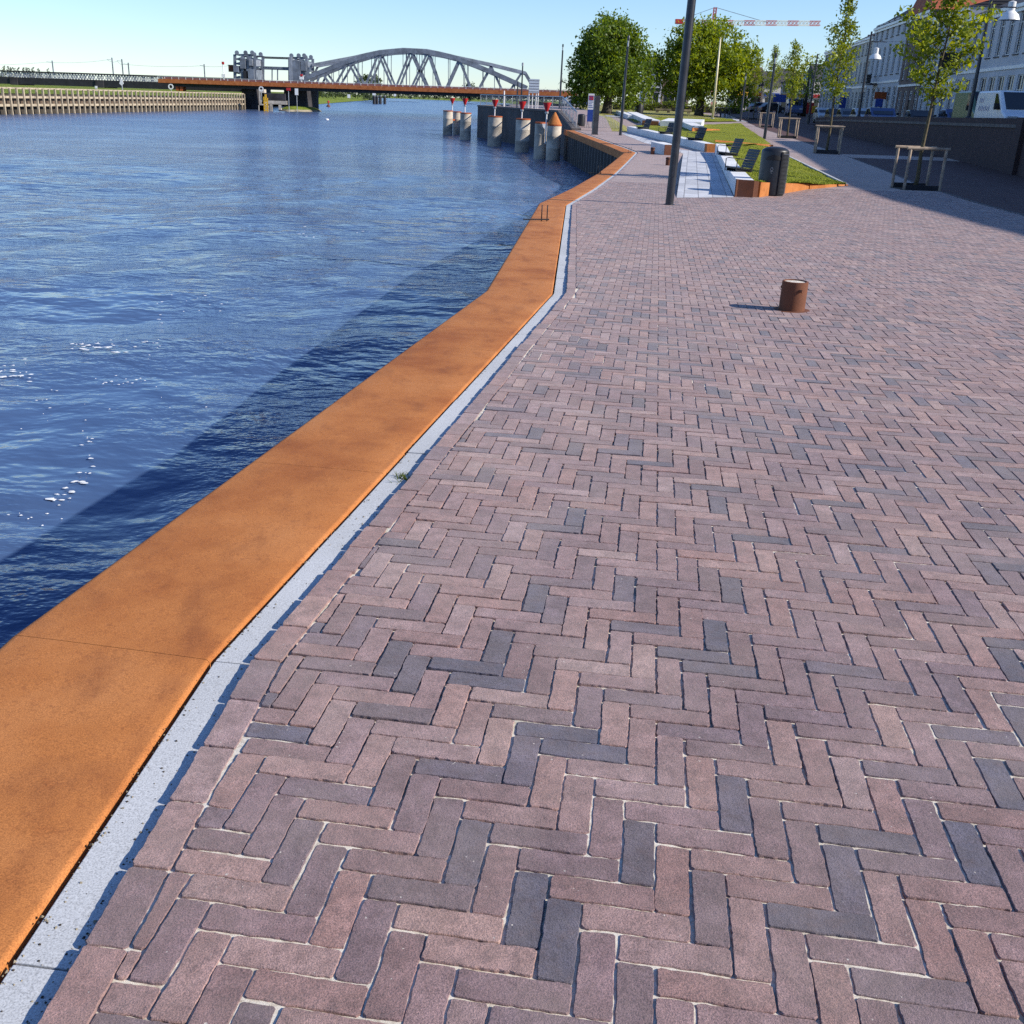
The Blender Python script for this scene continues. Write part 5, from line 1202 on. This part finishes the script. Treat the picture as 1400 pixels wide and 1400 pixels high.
def house(Y0, Y1, H, floors, cols, ww, wallmat, label, roof='slate', rh=3., depth=10., name='terraced_house', rooftype='gable', trim='whitep', door=True, group='houses along the street', sill=True, awn=None):
    L = math.hypot(1, STREET)*(Y1-Y0)-.03; base = zu((Y0+Y1)/2)
    t = thing(name, label, 'house', (D0+STREET*Y1, Y1, base), SANG-math.pi, group); H = H-base
    ops = []; n = cols
    for fi, (z0, z1) in enumerate(floors):
        for k in range(n):
            cx = L*(k+.5)/n; w_ = ww*(1.35 if fi == 0 else 1)
            ops.append((cx-w_/2, cx+w_/2, z0, z1))
    dk = n//2
    if door: ops[dk] = (ops[dk][0], ops[dk][1], .05, ops[dk][3])
    m_ = wall_front(L, H, ops, None, t)
    m_.add([(0, 0, -1), (0, depth, -1), (0, depth, H), (0, 0, H), (L, 0, -1), (L, depth, -1), (L, depth, H), (L, 0, H)], [(0, 3, 2, 1)[::-1], (4, 5, 6, 7), (1, 5, 6, 2)])
    m_.build('wall', wallmat, t)
    for i, (a, b, c, d) in enumerate(ops):
        if door and i == dk:
            o = MB().box(a+.04, b-.04, .12, .17, c, d*.72).build('door', M['bin'], t); MB().box(b-.2, b-.15, .09, .12, 1., 1.12).build('handle', M['galv'], o); c = d*.72+.05
        f = MB(); e = .07; f.box(a, a+e, .10, .17, c, d).box(b-e, b, .10, .17, c, d).box(a+e, b-e, .10, .17, d-e, d).box(a+e, b-e, .10, .17, c, c+e).box((a+b)/2-.03, (a+b)/2+.03, .10, .17, c+e, d-e).box(a+e, (a+b)/2-.03, .10, .17, c+(d-c)*.66, c+(d-c)*.66+.05).box((a+b)/2+.03, b-e, .10, .17, c+(d-c)*.66, c+(d-c)*.66+.05)
        o = f.build('window', M[trim], t); MB().add([(a, .15, c), (b, .15, c), (b, .15, d), (a, .15, d)], [(0, 1, 2, 3)]).build('pane', M['glass'], o)
        if sill and not (door and i == dk): MB().box(a-.08, b+.08, -.08, .0-.003, c-.1, c-.002).build('sill', M['cap'], o)
    MB().box(-.02, L+.02, -.32, -.003, H-.28, H-.02).box(-.02, L+.02, -.16, -.003, H-.55, H-.283).build('cornice', M[trim], t)
    MB().box(0, L, -.1, -.003, floors[0][1]+.45, floors[0][1]+.68).build('string_course', M[trim], t)
    e = .3
    if rooftype == 'gable': V = [(-.05, -e, H), (L+.05, -e, H), (L+.05, depth, H), (-.05, depth, H), (-.05, depth/2, H+rh), (L+.05, depth/2, H+rh)]; Fc = [(0, 1, 5, 4), (2, 3, 4, 5), (1, 2, 5), (3, 0, 4)]
    elif rooftype == 'hip': V = [(-.05, -e, H), (L+.05, -e, H), (L+.05, depth, H), (-.05, depth, H), (.3, 1.6, H+rh), (.9, 1.8, H+rh), (.9, depth-2, H+rh), (.3, depth-2, H+rh)]; Fc = [(0, 1, 5, 4), (1, 2, 6, 5), (2, 3, 7, 6), (3, 0, 4, 7), (4, 5, 6, 7)]
    else: V = [(-.05, -e, H), (L+.05, -e, H), (L+.05, depth, H), (-.05, depth, H), (L/2, -e, H+rh), (L/2, depth, H+rh)]; Fc = [(0, 4, 5, 3), (4, 1, 2, 5), (0, 1, 4), (3, 5, 2)]
    r = MB().add(V, Fc).build('roof', M[roof], t)
    MB().box(L*.2, L*.2+.7, depth/2+.3, depth/2+1.1, H+rh*.5, H+rh+1.0).build('chimney', M['retain'], r)
    if awn: MB().box(L*awn[0], L*awn[1], -1.0, -.02, 2.9, 3.1).build('awning', M[awn[2]], t)
    return t
white = paint('stucco_white', rgb(.52, .53, .55), .8, .06, .4); cream = paint('stucco_cream', rgb(.56, .52, .45), .8, .07, .4); brown = paint('brick_front', rgb(.20, .14, .115), .85, .15, .6); greyf = paint('stucco_grey', rgb(.33, .34, .36), .8, .08, .4); darkf = paint('dark_front', rgb(.12, .11, .11), .85, .1, .5)
hz1 = fac(1400, 4)[1]
house(60, 102, hz1, [(.9, 4.1), (5.6, 8.9)], 17, 1.3, white, 'big long white house with tall narrow windows, cut by the right edge', 'slate', 2.6, 12, 'town_house')
Ye, ze = fac(1268, 28); house(102.1, 116.3, ze, [(.8, 3.6), (4.8, 7.4), (8.5, 10.3)], 5, 1.2, white, 'white three storey house just left of the big long house, behind the nearest young tree', 'slate', 1.6, 10)
Ye, ze = fac(1229, 31); house(116.4, 127.6, ze+.1, [(.8, 3.4), (4.6, 7.2), (8.2, 9.8)], 4, 1.15, brown, 'narrow brown brick house with a sunlit red roof', 'tile', 5.0, 11, 'terraced_house', 'hip')
Ye, ze = fac(1205, 37); house(127.7, 147.9, ze, [(.8, 3.8), (5.2, 8.4), (9.4, 11.3)], 6, 1.5, white, 'pale house with a small iron balcony above its doorway', 'browntile', 3.2, 10)
Ye, ze = fac(1172, 57); house(148, 159.9, ze, [(.8, 3.3), (4.5, 7.0), (7.9, 9.3)], 4, 1.2, cream, 'low cream house between the balcony house and dark end house', 'browntile', 2.6, 10)
Ye, ze = fac(1130, 71); house(160, 193, ze, [(.8, 3.2), (4.4, 6.8), (7.8, 9.6)], 9, 1.3, greyf, 'grey end house of the row behind the second young tree', 'slate', 1.4, 10)
house(34, 59.9, 10.9, [(.9, 3.6), (4.8, 7.2)], 8, 1.3, cream, 'cream house beyond the right edge that shades the red road', 'slate', 2.2, 10)
house(6, 33.9, 11.1, [(.9, 3.6), (4.8, 7.2)], 8, 1.3, white, 'white house beyond the right edge that shades the brick paving', 'browntile', 2., 10)
house(-26, 5.9, 9.6, [(.9, 3.6), (4.8, 7.2)], 9, 1.3, brown, 'brown house beyond the right edge, behind the viewer', 'slate', 2., 10)
# balcony, signs and lamps on the fronts
Yb, zb_ = fac(1197, 114); t = thing('balcony', 'small black iron balcony on the pale house front', 'balcony', (D0+STREET*Yb, Yb, zb_), SANG-math.pi)
MB().box(-1.6, 1.6, -.95, -.02, -.18, 0).build('slab', M['cap'], t); mb = MB()
for k in range(22): x = -1.55+3.1*k/21; mb.box(x-.02, x+.02, -.92, -.88, 0, .95)
mb.build('balusters', M['black'], t); MB().box(-1.6, 1.6, -.95, -.85, .95, 1.02).build('handrail', M['black'], t)
def hangsign(px, py, w_, h, mt, label, off=.6, name='wall_sign'):
    Y, z = fac(px, py); t = thing(name, label, 'sign', (D0+STREET*Y-off, Y, z)); MB().box(-w_/2, w_/2, -.05, .05, -h/2, h/2).build('panel', M[mt], t); MB().box(w_/2, off, -.03, .03, h/2-.06, h/2).build('bracket', M['black'], t)
hangsign(1313, 83, 2.0, 1.3, 'bin', 'dark hanging sign board on the big white house', .9); hangsign(1213, 131, 1.4, .8, 'rust', 'orange hanging sign low on the narrow brown house', .8); hangsign(1160, 140, .9, 1.6, 'bluep', 'tall blue hanging sign beside the second young tree trunk', .8)
# lamp poles with wires and white bell lamps over the street
def catenary(px, y0_, y1_, off, label):
    d = ray(px, y0_); Y = off/(d[0]/d[1]-STREET); X = off+STREET*Y; t = thing('wire_pole', label, 'pole', (X, Y, zu(Y)), 0, 'thin wire poles along the street'); h = at(px, y0_-5, Y).z
    tx = at(px, y0_, Y); H = 0
    # height from the sighting of its top
    lo, hi = 1, 20
    for _ in range(40):
        m_ = (lo+hi)/2; P_ = np.array([X, Y, m_])-EYEP; yy = PPY-F_PX*(P_@UP)/(P_@FW)
        lo, hi = (m_, hi) if yy > y1_ else (lo, m_)
    H = lo-zu(Y); MB().bar((0, 0, -.1), (0, 0, H), .10, .065, n=10).build('pole', M['lamp'], t, smooth='auto'); MB().lathe([(.15, 0), (.15, .9), (.1, .95)], 12).build('base', M['lamp'], t); MB().bar((0, 0, H*.9), (1.2, 0, H*.9), .03).build('arm', M['lamp'], t)
    return Vector((X, Y, zu(Y)+H))
tops = [catenary(1325, 157, -12, 14.2, 'nearest thin wire pole, before the big white house'), catenary(1175, 152, 43, 14.2, 'thin wire pole before the pale balcony house'), catenary(1107, 152, 74, 14.2, 'farthest thin wire pole against the sky left of the houses')]
def bell(px, py, off, label):
    d = ray(px, py); Y = off/(d[0]/d[1]-STREET); z = EYE+d[2]*Y/d[1]; t = thing('bell_lamp', label, 'lamp', (off+STREET*Y, Y, z), 0, 'white bell lamps hung over the street')
    MB().lathe([(.55, -.42), (.44, -.15), (.26, .0), (.2, .05), (.2, .5), (.05, .55)], 20).build('shade', M['whitep'], t, smooth='auto'); MB().lathe([(.2, -.4), (.22, -.3), (.1, -.1)], 12).build('bulb_glass', M['galv'], t, smooth='auto'); MB().bar((0, 0, .5), (0, 0, 1.0), .02).build('hanger', M['lamp'], t)
    mb = MB(); mb.beam((-5, 0, 1.35), (0, 0, 1.0), .02, .02); mb.beam((0, 0, 1.0), (6, -1, 1.35), .02, .02); mb.build('wire', M['lamp'], t)
bell(1382, 16, 18.5, 'nearest white bell lamp, in front of the big white house'); bell(1197.5, 74, 18.5, 'white bell lamp in front of the pale balcony house'); bell(1101, 106, 18.5, 'farthest white bell lamp against the sky left of the houses')

# ---------------------------------------------------------------- vehicles
CARP = {k: plain('car_'+k, rgb(*c), .25, .0, .04, 2, .0, .6) for k, c in dict(silver=(.42, .44, .46), black=(.02, .02, .025), blue=(.04, .07, .18), white=(.75, .77, .8), grey=(.12, .13, .15), green=(.10, .17, .10)).items()}
def car(loc_, rz, col, label, van=False, L=4.2, W=1.74, H=1.46, name='parked_car', cat='car', group='cars parked along the street', marks=None):
    t = thing(name, label, cat, loc_, rz, group)    # +x is the front
    h = L/2
    if van: body = [(-h, .35), (-h, H*.55), (-h+.10, H-.05), (-h+.25, H), (h-1.55, H), (h-.75, H*.60), (h-.12, H*.5), (h, H*.38), (h, .35)]; cab = [(h-1.72, H-.12), (h-.92, H*.62), (h-1.95, H*.62), (h-2.0, H-.12)]
    else: body = [(-h, .32), (-h, .78), (-h+.12, .92), (-h+.35, .95), (-h+.85, H-.06), (-h+1.35, H), (h-1.9, H), (h-1.15, .98), (h-.25, .80), (h, .62), (h, .32)]; cab = [(-h+.62, .98), (-h+1.02, H-.13), (h-1.92, H-.1), (h-1.30, .98)]
    o = MB().profile(body, -W/2, W/2).build('body', CARP[col], t, bevel=.07)
    MB().profile(cab, -W/2-.012, W/2+.012).build('side_windows', M['carglass'], t)
    def pane(p, q, nm, e=.015):
        p = Vector((p[0], 0, p[1])); q = Vector((q[0], 0, q[1])); d = (q-p).normalized(); n = Vector((d.z, 0, -d.x))*e
        if n.x*(1 if nm == 'windscreen' else -1) < 0: n = -n
        MB().add([(p.x+n.x, -W/2+.14, p.z+n.z), (p.x+n.x, W/2-.14, p.z+n.z), (q.x+n.x, W/2-.2, q.z+n.z), (q.x+n.x, -W/2+.2, q.z+n.z)], [(0, 1, 2, 3)]).build(nm, M['carglass'], t)
    if van: pane((h-1.5, H-.06), (h-.80, H*.63), 'windscreen'); pane((-h+.0, H*.60), (-h+.09, H-.14), 'rear_window')
    else: pane((h-1.86, H-.06), (h-1.2, 1.02), 'windscreen'); pane((-h+.42, 1.0), (-h+.82, H-.1), 'rear_window')
    wr = .33 if not van else .36
    for sx in (-1, 1):
        for s_ in (-1, 1):
            wc = MB(); x = sx*(h-.85); y0_ = s_*(W/2-.10); wc.bar((x, y0_-.11, wr), (x, y0_+.11, wr), wr, n=20); w_ = wc.build('wheel', M['black'], t, smooth='auto'); MB().bar((x, y0_+s_*.112, wr), (x, y0_+s_*.12, wr), wr*.6, n=16).build('rim', M['galv'], w_)
    for s_ in (-1, 1):
        MB().box(h-.10, h+.012, s_*(W/2-.28)-.2, s_*(W/2-.28)+.2, .62 if not van else .8, .74 if not van else 1.0).build('headlight', M['galv'], t)
        MB().box(-h-.012, -h+.05, s_*(W/2-.2)-.1, s_*(W/2-.2)+.1, .62, .86).build('tail_light', M['red'], t)
        MB().box(h-1.35, h-1.2, s_*(W/2+.1)-.09, s_*(W/2+.1)+.09, 1.0 if not van else 1.25, 1.16 if not van else 1.5).build('mirror', M['black'], t)
    MB().box(h-.05, h+.03, -W/2+.1, W/2-.1, .28, .42).build('bumper', M['black'], t)
    if marks: marks(t)
    return t
def vanmarks(t):
    mb = MB(); rs = random.Random(5); y = .91+.02
    for s_ in (1, -1):
        yy = s_*.965
        for row, (z, w_) in enumerate(((1.52, .05), (1.18, .07))):
            x = -1.9
            for k in range(3 if row == 0 else 7):
                mb.add([(x, yy, z), (x+.10, yy, z+.02), (x+.16, yy, z+.24-.05*(k % 2)), (x+.05, yy, z+.20)], [(0, 1, 2, 3)] if s_ < 0 else [(3, 2, 1, 0)]); x += .26
        mb.add([(-2.2, yy, .72), (.2, yy, .50), (1.4, yy, .66), (.3, yy, .62), (-2.2, yy, .86)], [(0, 1, 2, 3, 4)] if s_ < 0 else [(4, 3, 2, 1, 0)])
    mb.build('lettering', M['bluep'], t)
def onstreet(px, off): d = ray(px, 155); Y = off/(d[0]/d[1]-STREET); return Vector((off+STREET*Y, Y, zu(Y)))
SA = SANG+math.pi
car(onstreet(1384, 15.2), SA, 'white', 'white delivery van with blue markings parked at the right edge', True, 5.0, 1.92, 2.02, 'delivery_van', 'van', None, vanmarks)
car(onstreet(1343, 16.5), SA, 'green', 'dark green van with a pale roof parked just behind the white delivery van', True, 4.8, 1.9, 2.2, 'delivery_van', 'van', None)
for px, off, col, lb in ((1205, 15.4, 'blue', 'dark blue car in the row above the brick wall, nearest the narrow brown house'), (1183, 15.4, 'silver', 'silver car in the row above the brick wall, right of the second young tree'), (1162, 15.4, 'grey', 'grey car with a pale bonnet next to the second young tree trunk'), (1145, 15.4, 'black', 'black car in the row behind the second young tree trunk'), (1128, 15.6, 'silver', 'pale car at the far end of the row above the brick wall'), (1258, 20., 'black', 'black car before the white three storey house behind the nearest young tree'), (1310, 19, 'blue', 'blue car at the foot of the big white house')):
    q = onstreet(px, off); car(q, SA, col, lb)
q = at(1085, 152, 150); q.z = zu(150); car(q, SANG+math.pi, 'blue', 'dark blue van standing in the road between the third and second young trees', True, 4.6, 1.85, 2.1, 'delivery_van', 'van', None)
for px, Y, col, lb, rz in ((1098, 175, 'grey', 'grey car far down the road beyond the blue van', SA), (1056, 168, 'black', 'black car in the side road seen right of the lamp post', R(10)), (1040, 172, 'grey', 'grey car in the side road seen left of the lamp post', R(10))):
    q = at(px, 153, Y); q.z = zu(Y); car(q, rz, col, lb)
for px, Y, col, lb in ((787, 165, 'silver', 'silver car parked under the big dark round tree, left of the banner'), (796, 165, 'blue', 'blue car parked under the big dark round tree, behind the banner'), (801, 171, 'white', 'white car half hidden by the banner under the dark tree')):
    q = at(px, 148, Y); q.z = .72; car(q, R(5), col, lb)

# ---------------------------------------------------------------- far end of the street
def farhouse(px0, px1, Y, ytop, wallmat, label, roof, shop, rs=3.):
    a, b = at(px0, 150, Y), at(px1, 150, Y); base = 1.0; L = b.x-a.x; H = at((px0+px1)/2, ytop, Y).z-base
    t = thing('shop_house', label, 'house', (a.x, Y, base), 0, 'far houses at the end of the street'); ops = []; n = max(2, int(L/2.6))
    for k in range(n):
        c = L*(k+.5)/n
        for z in (3.6, 6.3):
            if z+1.7 < H: ops.append((c-.55, c+.55, z, z+1.6))
    ops.append((.4, L-.4, .3, 2.6)); m_ = wall_front(L, H, ops, None, t); m_.add([(0, 0, -1), (0, 8, -1), (0, 8, H), (0, 0, H), (L, 0, -1), (L, 8, -1), (L, 8, H), (L, 0, H)], [(3, 0, 1, 2), (4, 5, 6, 7), (1, 5, 6, 2)]); m_.build('wall', wallmat, t)
    for (p, q, c, d) in ops: o = MB().box(p, p+.08, .1, .16, c, d).box(q-.08, q, .1, .16, c, d).box((p+q)/2-.03, (p+q)/2+.03, .1, .16, c, d).box(p+.08, q-.08, .1, .16, d-.08, d).build('window', M['whitep'], t); MB().add([(p, .14, c), (q, .14, c), (q, .14, d), (p, .14, d)], [(0, 1, 2, 3)]).build('pane', M['glass'], o)
    MB().box(.2, L-.2, -.25, -.01, 2.75, 3.4).build('shop_fascia', M[shop], t)
    MB().add([(-.1, -.3, H), (L+.1, -.3, H), (L+.1, 8, H), (-.1, 8, H), (-.1, 4, H+rs), (L+.1, 4, H+rs)], [(0, 1, 5, 4), (2, 3, 4, 5), (1, 2, 5), (3, 0, 4)]).build('roof', M[roof], t)
farhouse(1004, 1022, 232, 128, cream, 'far cream shop with a yellow fascia left of the lamp post', 'browntile', 'yellow'); farhouse(1022, 1041, 236, 112, white, 'far white shop house between two young trees', 'browntile', 'rust'); farhouse(1041, 1064, 234, 118, cream, 'far cream house behind the fourth young tree with a blue fascia', 'slate', 'bluep')
farhouse(1064, 1088, 238, 114, white, 'far white house behind the third young tree', 'slate', 'yellow'); farhouse(1088, 1108, 236, 122, white, 'far white shop with a bright yellow fascia at the end of the road', 'browntile', 'yellow'); farhouse(1108, 1128, 232, 108, cream, 'far cream shop with red fascia next to the grey end house', 'slate', 'red')
farhouse(880, 902, 215, 99, white, 'pale building glimpsed in the gap between the two big trees', 'slate', 'bin'); farhouse(902, 940, 225, 118, brown, 'low brown building behind the spreading tree, beside the gap', 'browntile', 'cap', 2.)
for (px, y0_, y1_, Y, w_, h, mt, lb) in ((1064, 150, 129, 140, 1.6, .9, 'bluep', 'blue road sign on a post behind the fourth young tree'), (1106, 152, 140, 160, 1.2, 1.5, 'red', 'red sign board at the far end of the road'), (1113, 153, 145, 158, .7, .9, 'yellow', 'small yellow sign next to the red sign board'), (1200, 152, 135, 118, .8, .8, 'bluep', 'blue traffic sign in front of the narrow brown house')):
    q = at(px, y0_, Y); q.z = zu(Y); t = thing('road_sign', lb, 'sign', q); H = at(px, y1_, Y).z-q.z; MB().bar((0, .06, -.1), (0, .06, H), .04).build('post', M['galv'], t); MB().box(-w_/2, w_/2, -.03, .03, H-h, H).build('panel', M[mt], t, bevel=.02)
# flagpole, bicycles
q = at(974, 163, 118); q.z = gz(118); t = thing('flagpole', 'tall cream flagpole leaning slightly in front of the spreading tree', 'flagpole', q); tp = at(985, 53, 118)-q; MB().tube([(0, 0, -.1), tuple(tp*.5), tuple(tp)], [.13, .11, .08], 12).build('pole', M['cream'], t, smooth=True); MB().lathe([(.2, -.05), (.2, .12), (.15, .14)], 14).build('foot', M['galv'], t); s_ = MB().lathe([(.1, 0), (.13, .06), (.02, .12)], 12).build('finial', M['cream'], t); s_.location = tp
def bicycle():
    t = thing('bicycle', 'x', 'bicycle', (0, 0, 0), 0, 'parked bicycles by the flagpole')
    for x in (-.52, .52):
        mb = MB(); n = 20; mb.tube([(x+.33*math.cos(2*math.pi*k/n), 0, .34+.33*math.sin(2*math.pi*k/n)) for k in range(n+1)], .022, 5); w_ = mb.build('wheel', M['black'], t)
        sp_ = MB(); [sp_.bar((x, 0, .34), (x+.32*math.cos(a), 0, .34+.32*math.sin(a)), .006, n=4) for a in np.arange(0, 6.2, .52)]; sp_.build('spokes', M['galv'], w_)
    MB().bar((-.52, 0, .34), (-.1, 0, .3), .016).bar((-.1, 0, .3), (-.22, 0, .86), .016).bar((-.52, 0, .34), (-.2, 0, .8), .012).bar((-.1, 0, .3), (.34, 0, .78), .018).bar((-.2, 0, .78), (.33, 0, .86), .016).bar((.52, 0, .34), (.32, 0, .98), .016).build('frame', M['lamp'], t)
    MB().box(-.36, -.10, -.07, .07, .88, .94).build('saddle', M['black'], t, bevel=.02); MB().tube([(.2, -.28, 1.02), (.33, -.2, 1.06), (.33, .2, 1.06), (.2, .28, 1.02)], .014, 6).build('handlebar', M['galv'], t); MB().box(-.75, -.35, -.06, .06, .70, .74).build('carrier', M['lamp'], t)
    return t
bk = bicycle()
for i, (px, lb) in enumerate(((979, 'leftmost parked bicycle, right beside the flagpole'), (985, 'second parked bicycle right of the flagpole'), (991, 'third parked bicycle, standing between others near the spreading tree'), (997, 'rightmost parked bicycle of the group near the spreading tree'))):
    b = bk if i == 0 else copy_tree(bk); q = at(px, 158, 126); q.z = gz(126); b.location = q; b.rotation_euler = (0, 0, R(65+i*9)); b['label'] = lb
# low stone benches under the trees
for (px, lb) in ((906, 'pale low stone bench before the hedge left of the thick lamp post'), (934, 'pale low stone bench before the hedge right of the thick lamp post')):
    q = at(px, 154, 140); q.z = gz(140); t = thing('stone_bench', lb, 'bench', q); MB().box(-1., 1., -.3, .3, .28, .52).build('seat', M['stone'], t, bevel=.03); MB().box(-.85, -.55, -.25, .25, 0, .28).build('leg', M['stone'], t); MB().box(.55, .85, -.25, .25, 0, .28).build('leg', M['stone'], t)

# ---------------------------------------------------------------- tower crane
YC = 420.
q = at(976, 140, YC); q.z = 1; cr_ = thing('tower_crane', 'red and white tower crane whose long jib reaches over the trees', 'crane', q)
def lattice(a, b, w_, n, mats):
    a, b = Vector(a), Vector(b); d = (b-a); u = d.normalized(); s1 = Vector((0, 1, 0)) if abs(u.z) > .5 or True else None; up = s1.cross(u).normalized()
    for k in range(n):
        m_ = MB(); p0, p1 = a+d*(k/n), a+d*((k+1)/n)
        for s_ in (-1, 1):
            for r_ in (-1, 1): m_.beam(p0+s1*s_*w_/2+up*r_*w_/2, p1+s1*s_*w_/2+up*r_*w_/2, w_*.16, w_*.16)
            m = 3
            for j in range(m):
                e0, e1 = p0.lerp(p1, j/m), p0.lerp(p1, (j+1)/m); m_.beam(e0+s1*s_*w_/2-up*w_/2, e1+s1*s_*w_/2+up*w_/2, w_*.1, w_*.1); m_.beam(e1+s1*s_*w_/2-up*w_/2, e0+s1*s_*w_/2+up*w_/2, w_*.1, w_*.1)
        yield m_, mats[k % len(mats)]
lc = lambda x, y: at(x, y, YC)-q
for m_, mt in lattice((0, 0, 0), lc(975.5, 31), 1.5, 14, ['pinkred', 'whitep']): m_.build('tower_section', M[mt], cr_)
for m_, mt in lattice(lc(972, 31), lc(1121, 32), 1.5, 10, ['whitep', 'pinkred']): m_.build('jib_section', M[mt], cr_)
for m_, mt in lattice(lc(924, 29.5), lc(975, 31), 1.4, 3, ['pinkred', 'whitep', 'pinkred']): m_.build('counter_jib', M[mt], cr_)
a, b = lc(923, 32), lc(934, 26.5); MB().box(a.x, b.x, -1, 1, a.z, b.z).build('counterweight', M['red'], cr_)
for m_, mt in lattice(lc(975.5, 31), lc(978, 10), 1.0, 2, ['red']): m_.build('apex', M[mt], cr_)
mb = MB(); ap = lc(978, 10); mb.beam(ap, lc(1050, 31), .16, .16); mb.beam(ap, lc(928, 28), .16, .16); mb.build('tie_rods', M['steel'], cr_)
a, b = lc(974.5, 37), lc(979, 33); MB().box(a.x, b.x, -1, 1, a.z, b.z).build('cab', M['whitep'], cr_)

# crumbs, grit and moss that gather in the gutter
mb = MB(); mg = MB()
for k in range(900):
    y = 1.2+11*random.random()**1.8; side = random.random(); x = edge_x(y)+(random.gauss(.020, .006) if side < .45 else random.gauss(.112, .012) if side < .85 else random.uniform(.02, .12)); z = gz(y)-.021; r_ = random.uniform(.0012, .0042)
    m_ = mg if random.random() < .3 else mb; a = random.random()*6; q = [(x+math.cos(a+i*1.57)*r_*random.uniform(.6, 1.3), y+math.sin(a+i*1.57)*r_*random.uniform(.6, 1.5), z) for i in range(4)]
    m_.add(q+[(x, y, z+r_*.9)], [(0, 1, 4), (1, 2, 4), (2, 3, 4), (3, 0, 4)])
tag(mb.build('grit', M['stone']), 'fine grit and crumbs lying along the granite gutter strip', 'grit', kind='stuff')
tag(mg.build('moss_crumbs', M['soil']), 'dark moss crumbs lying along the granite gutter strip', 'moss', kind='stuff')
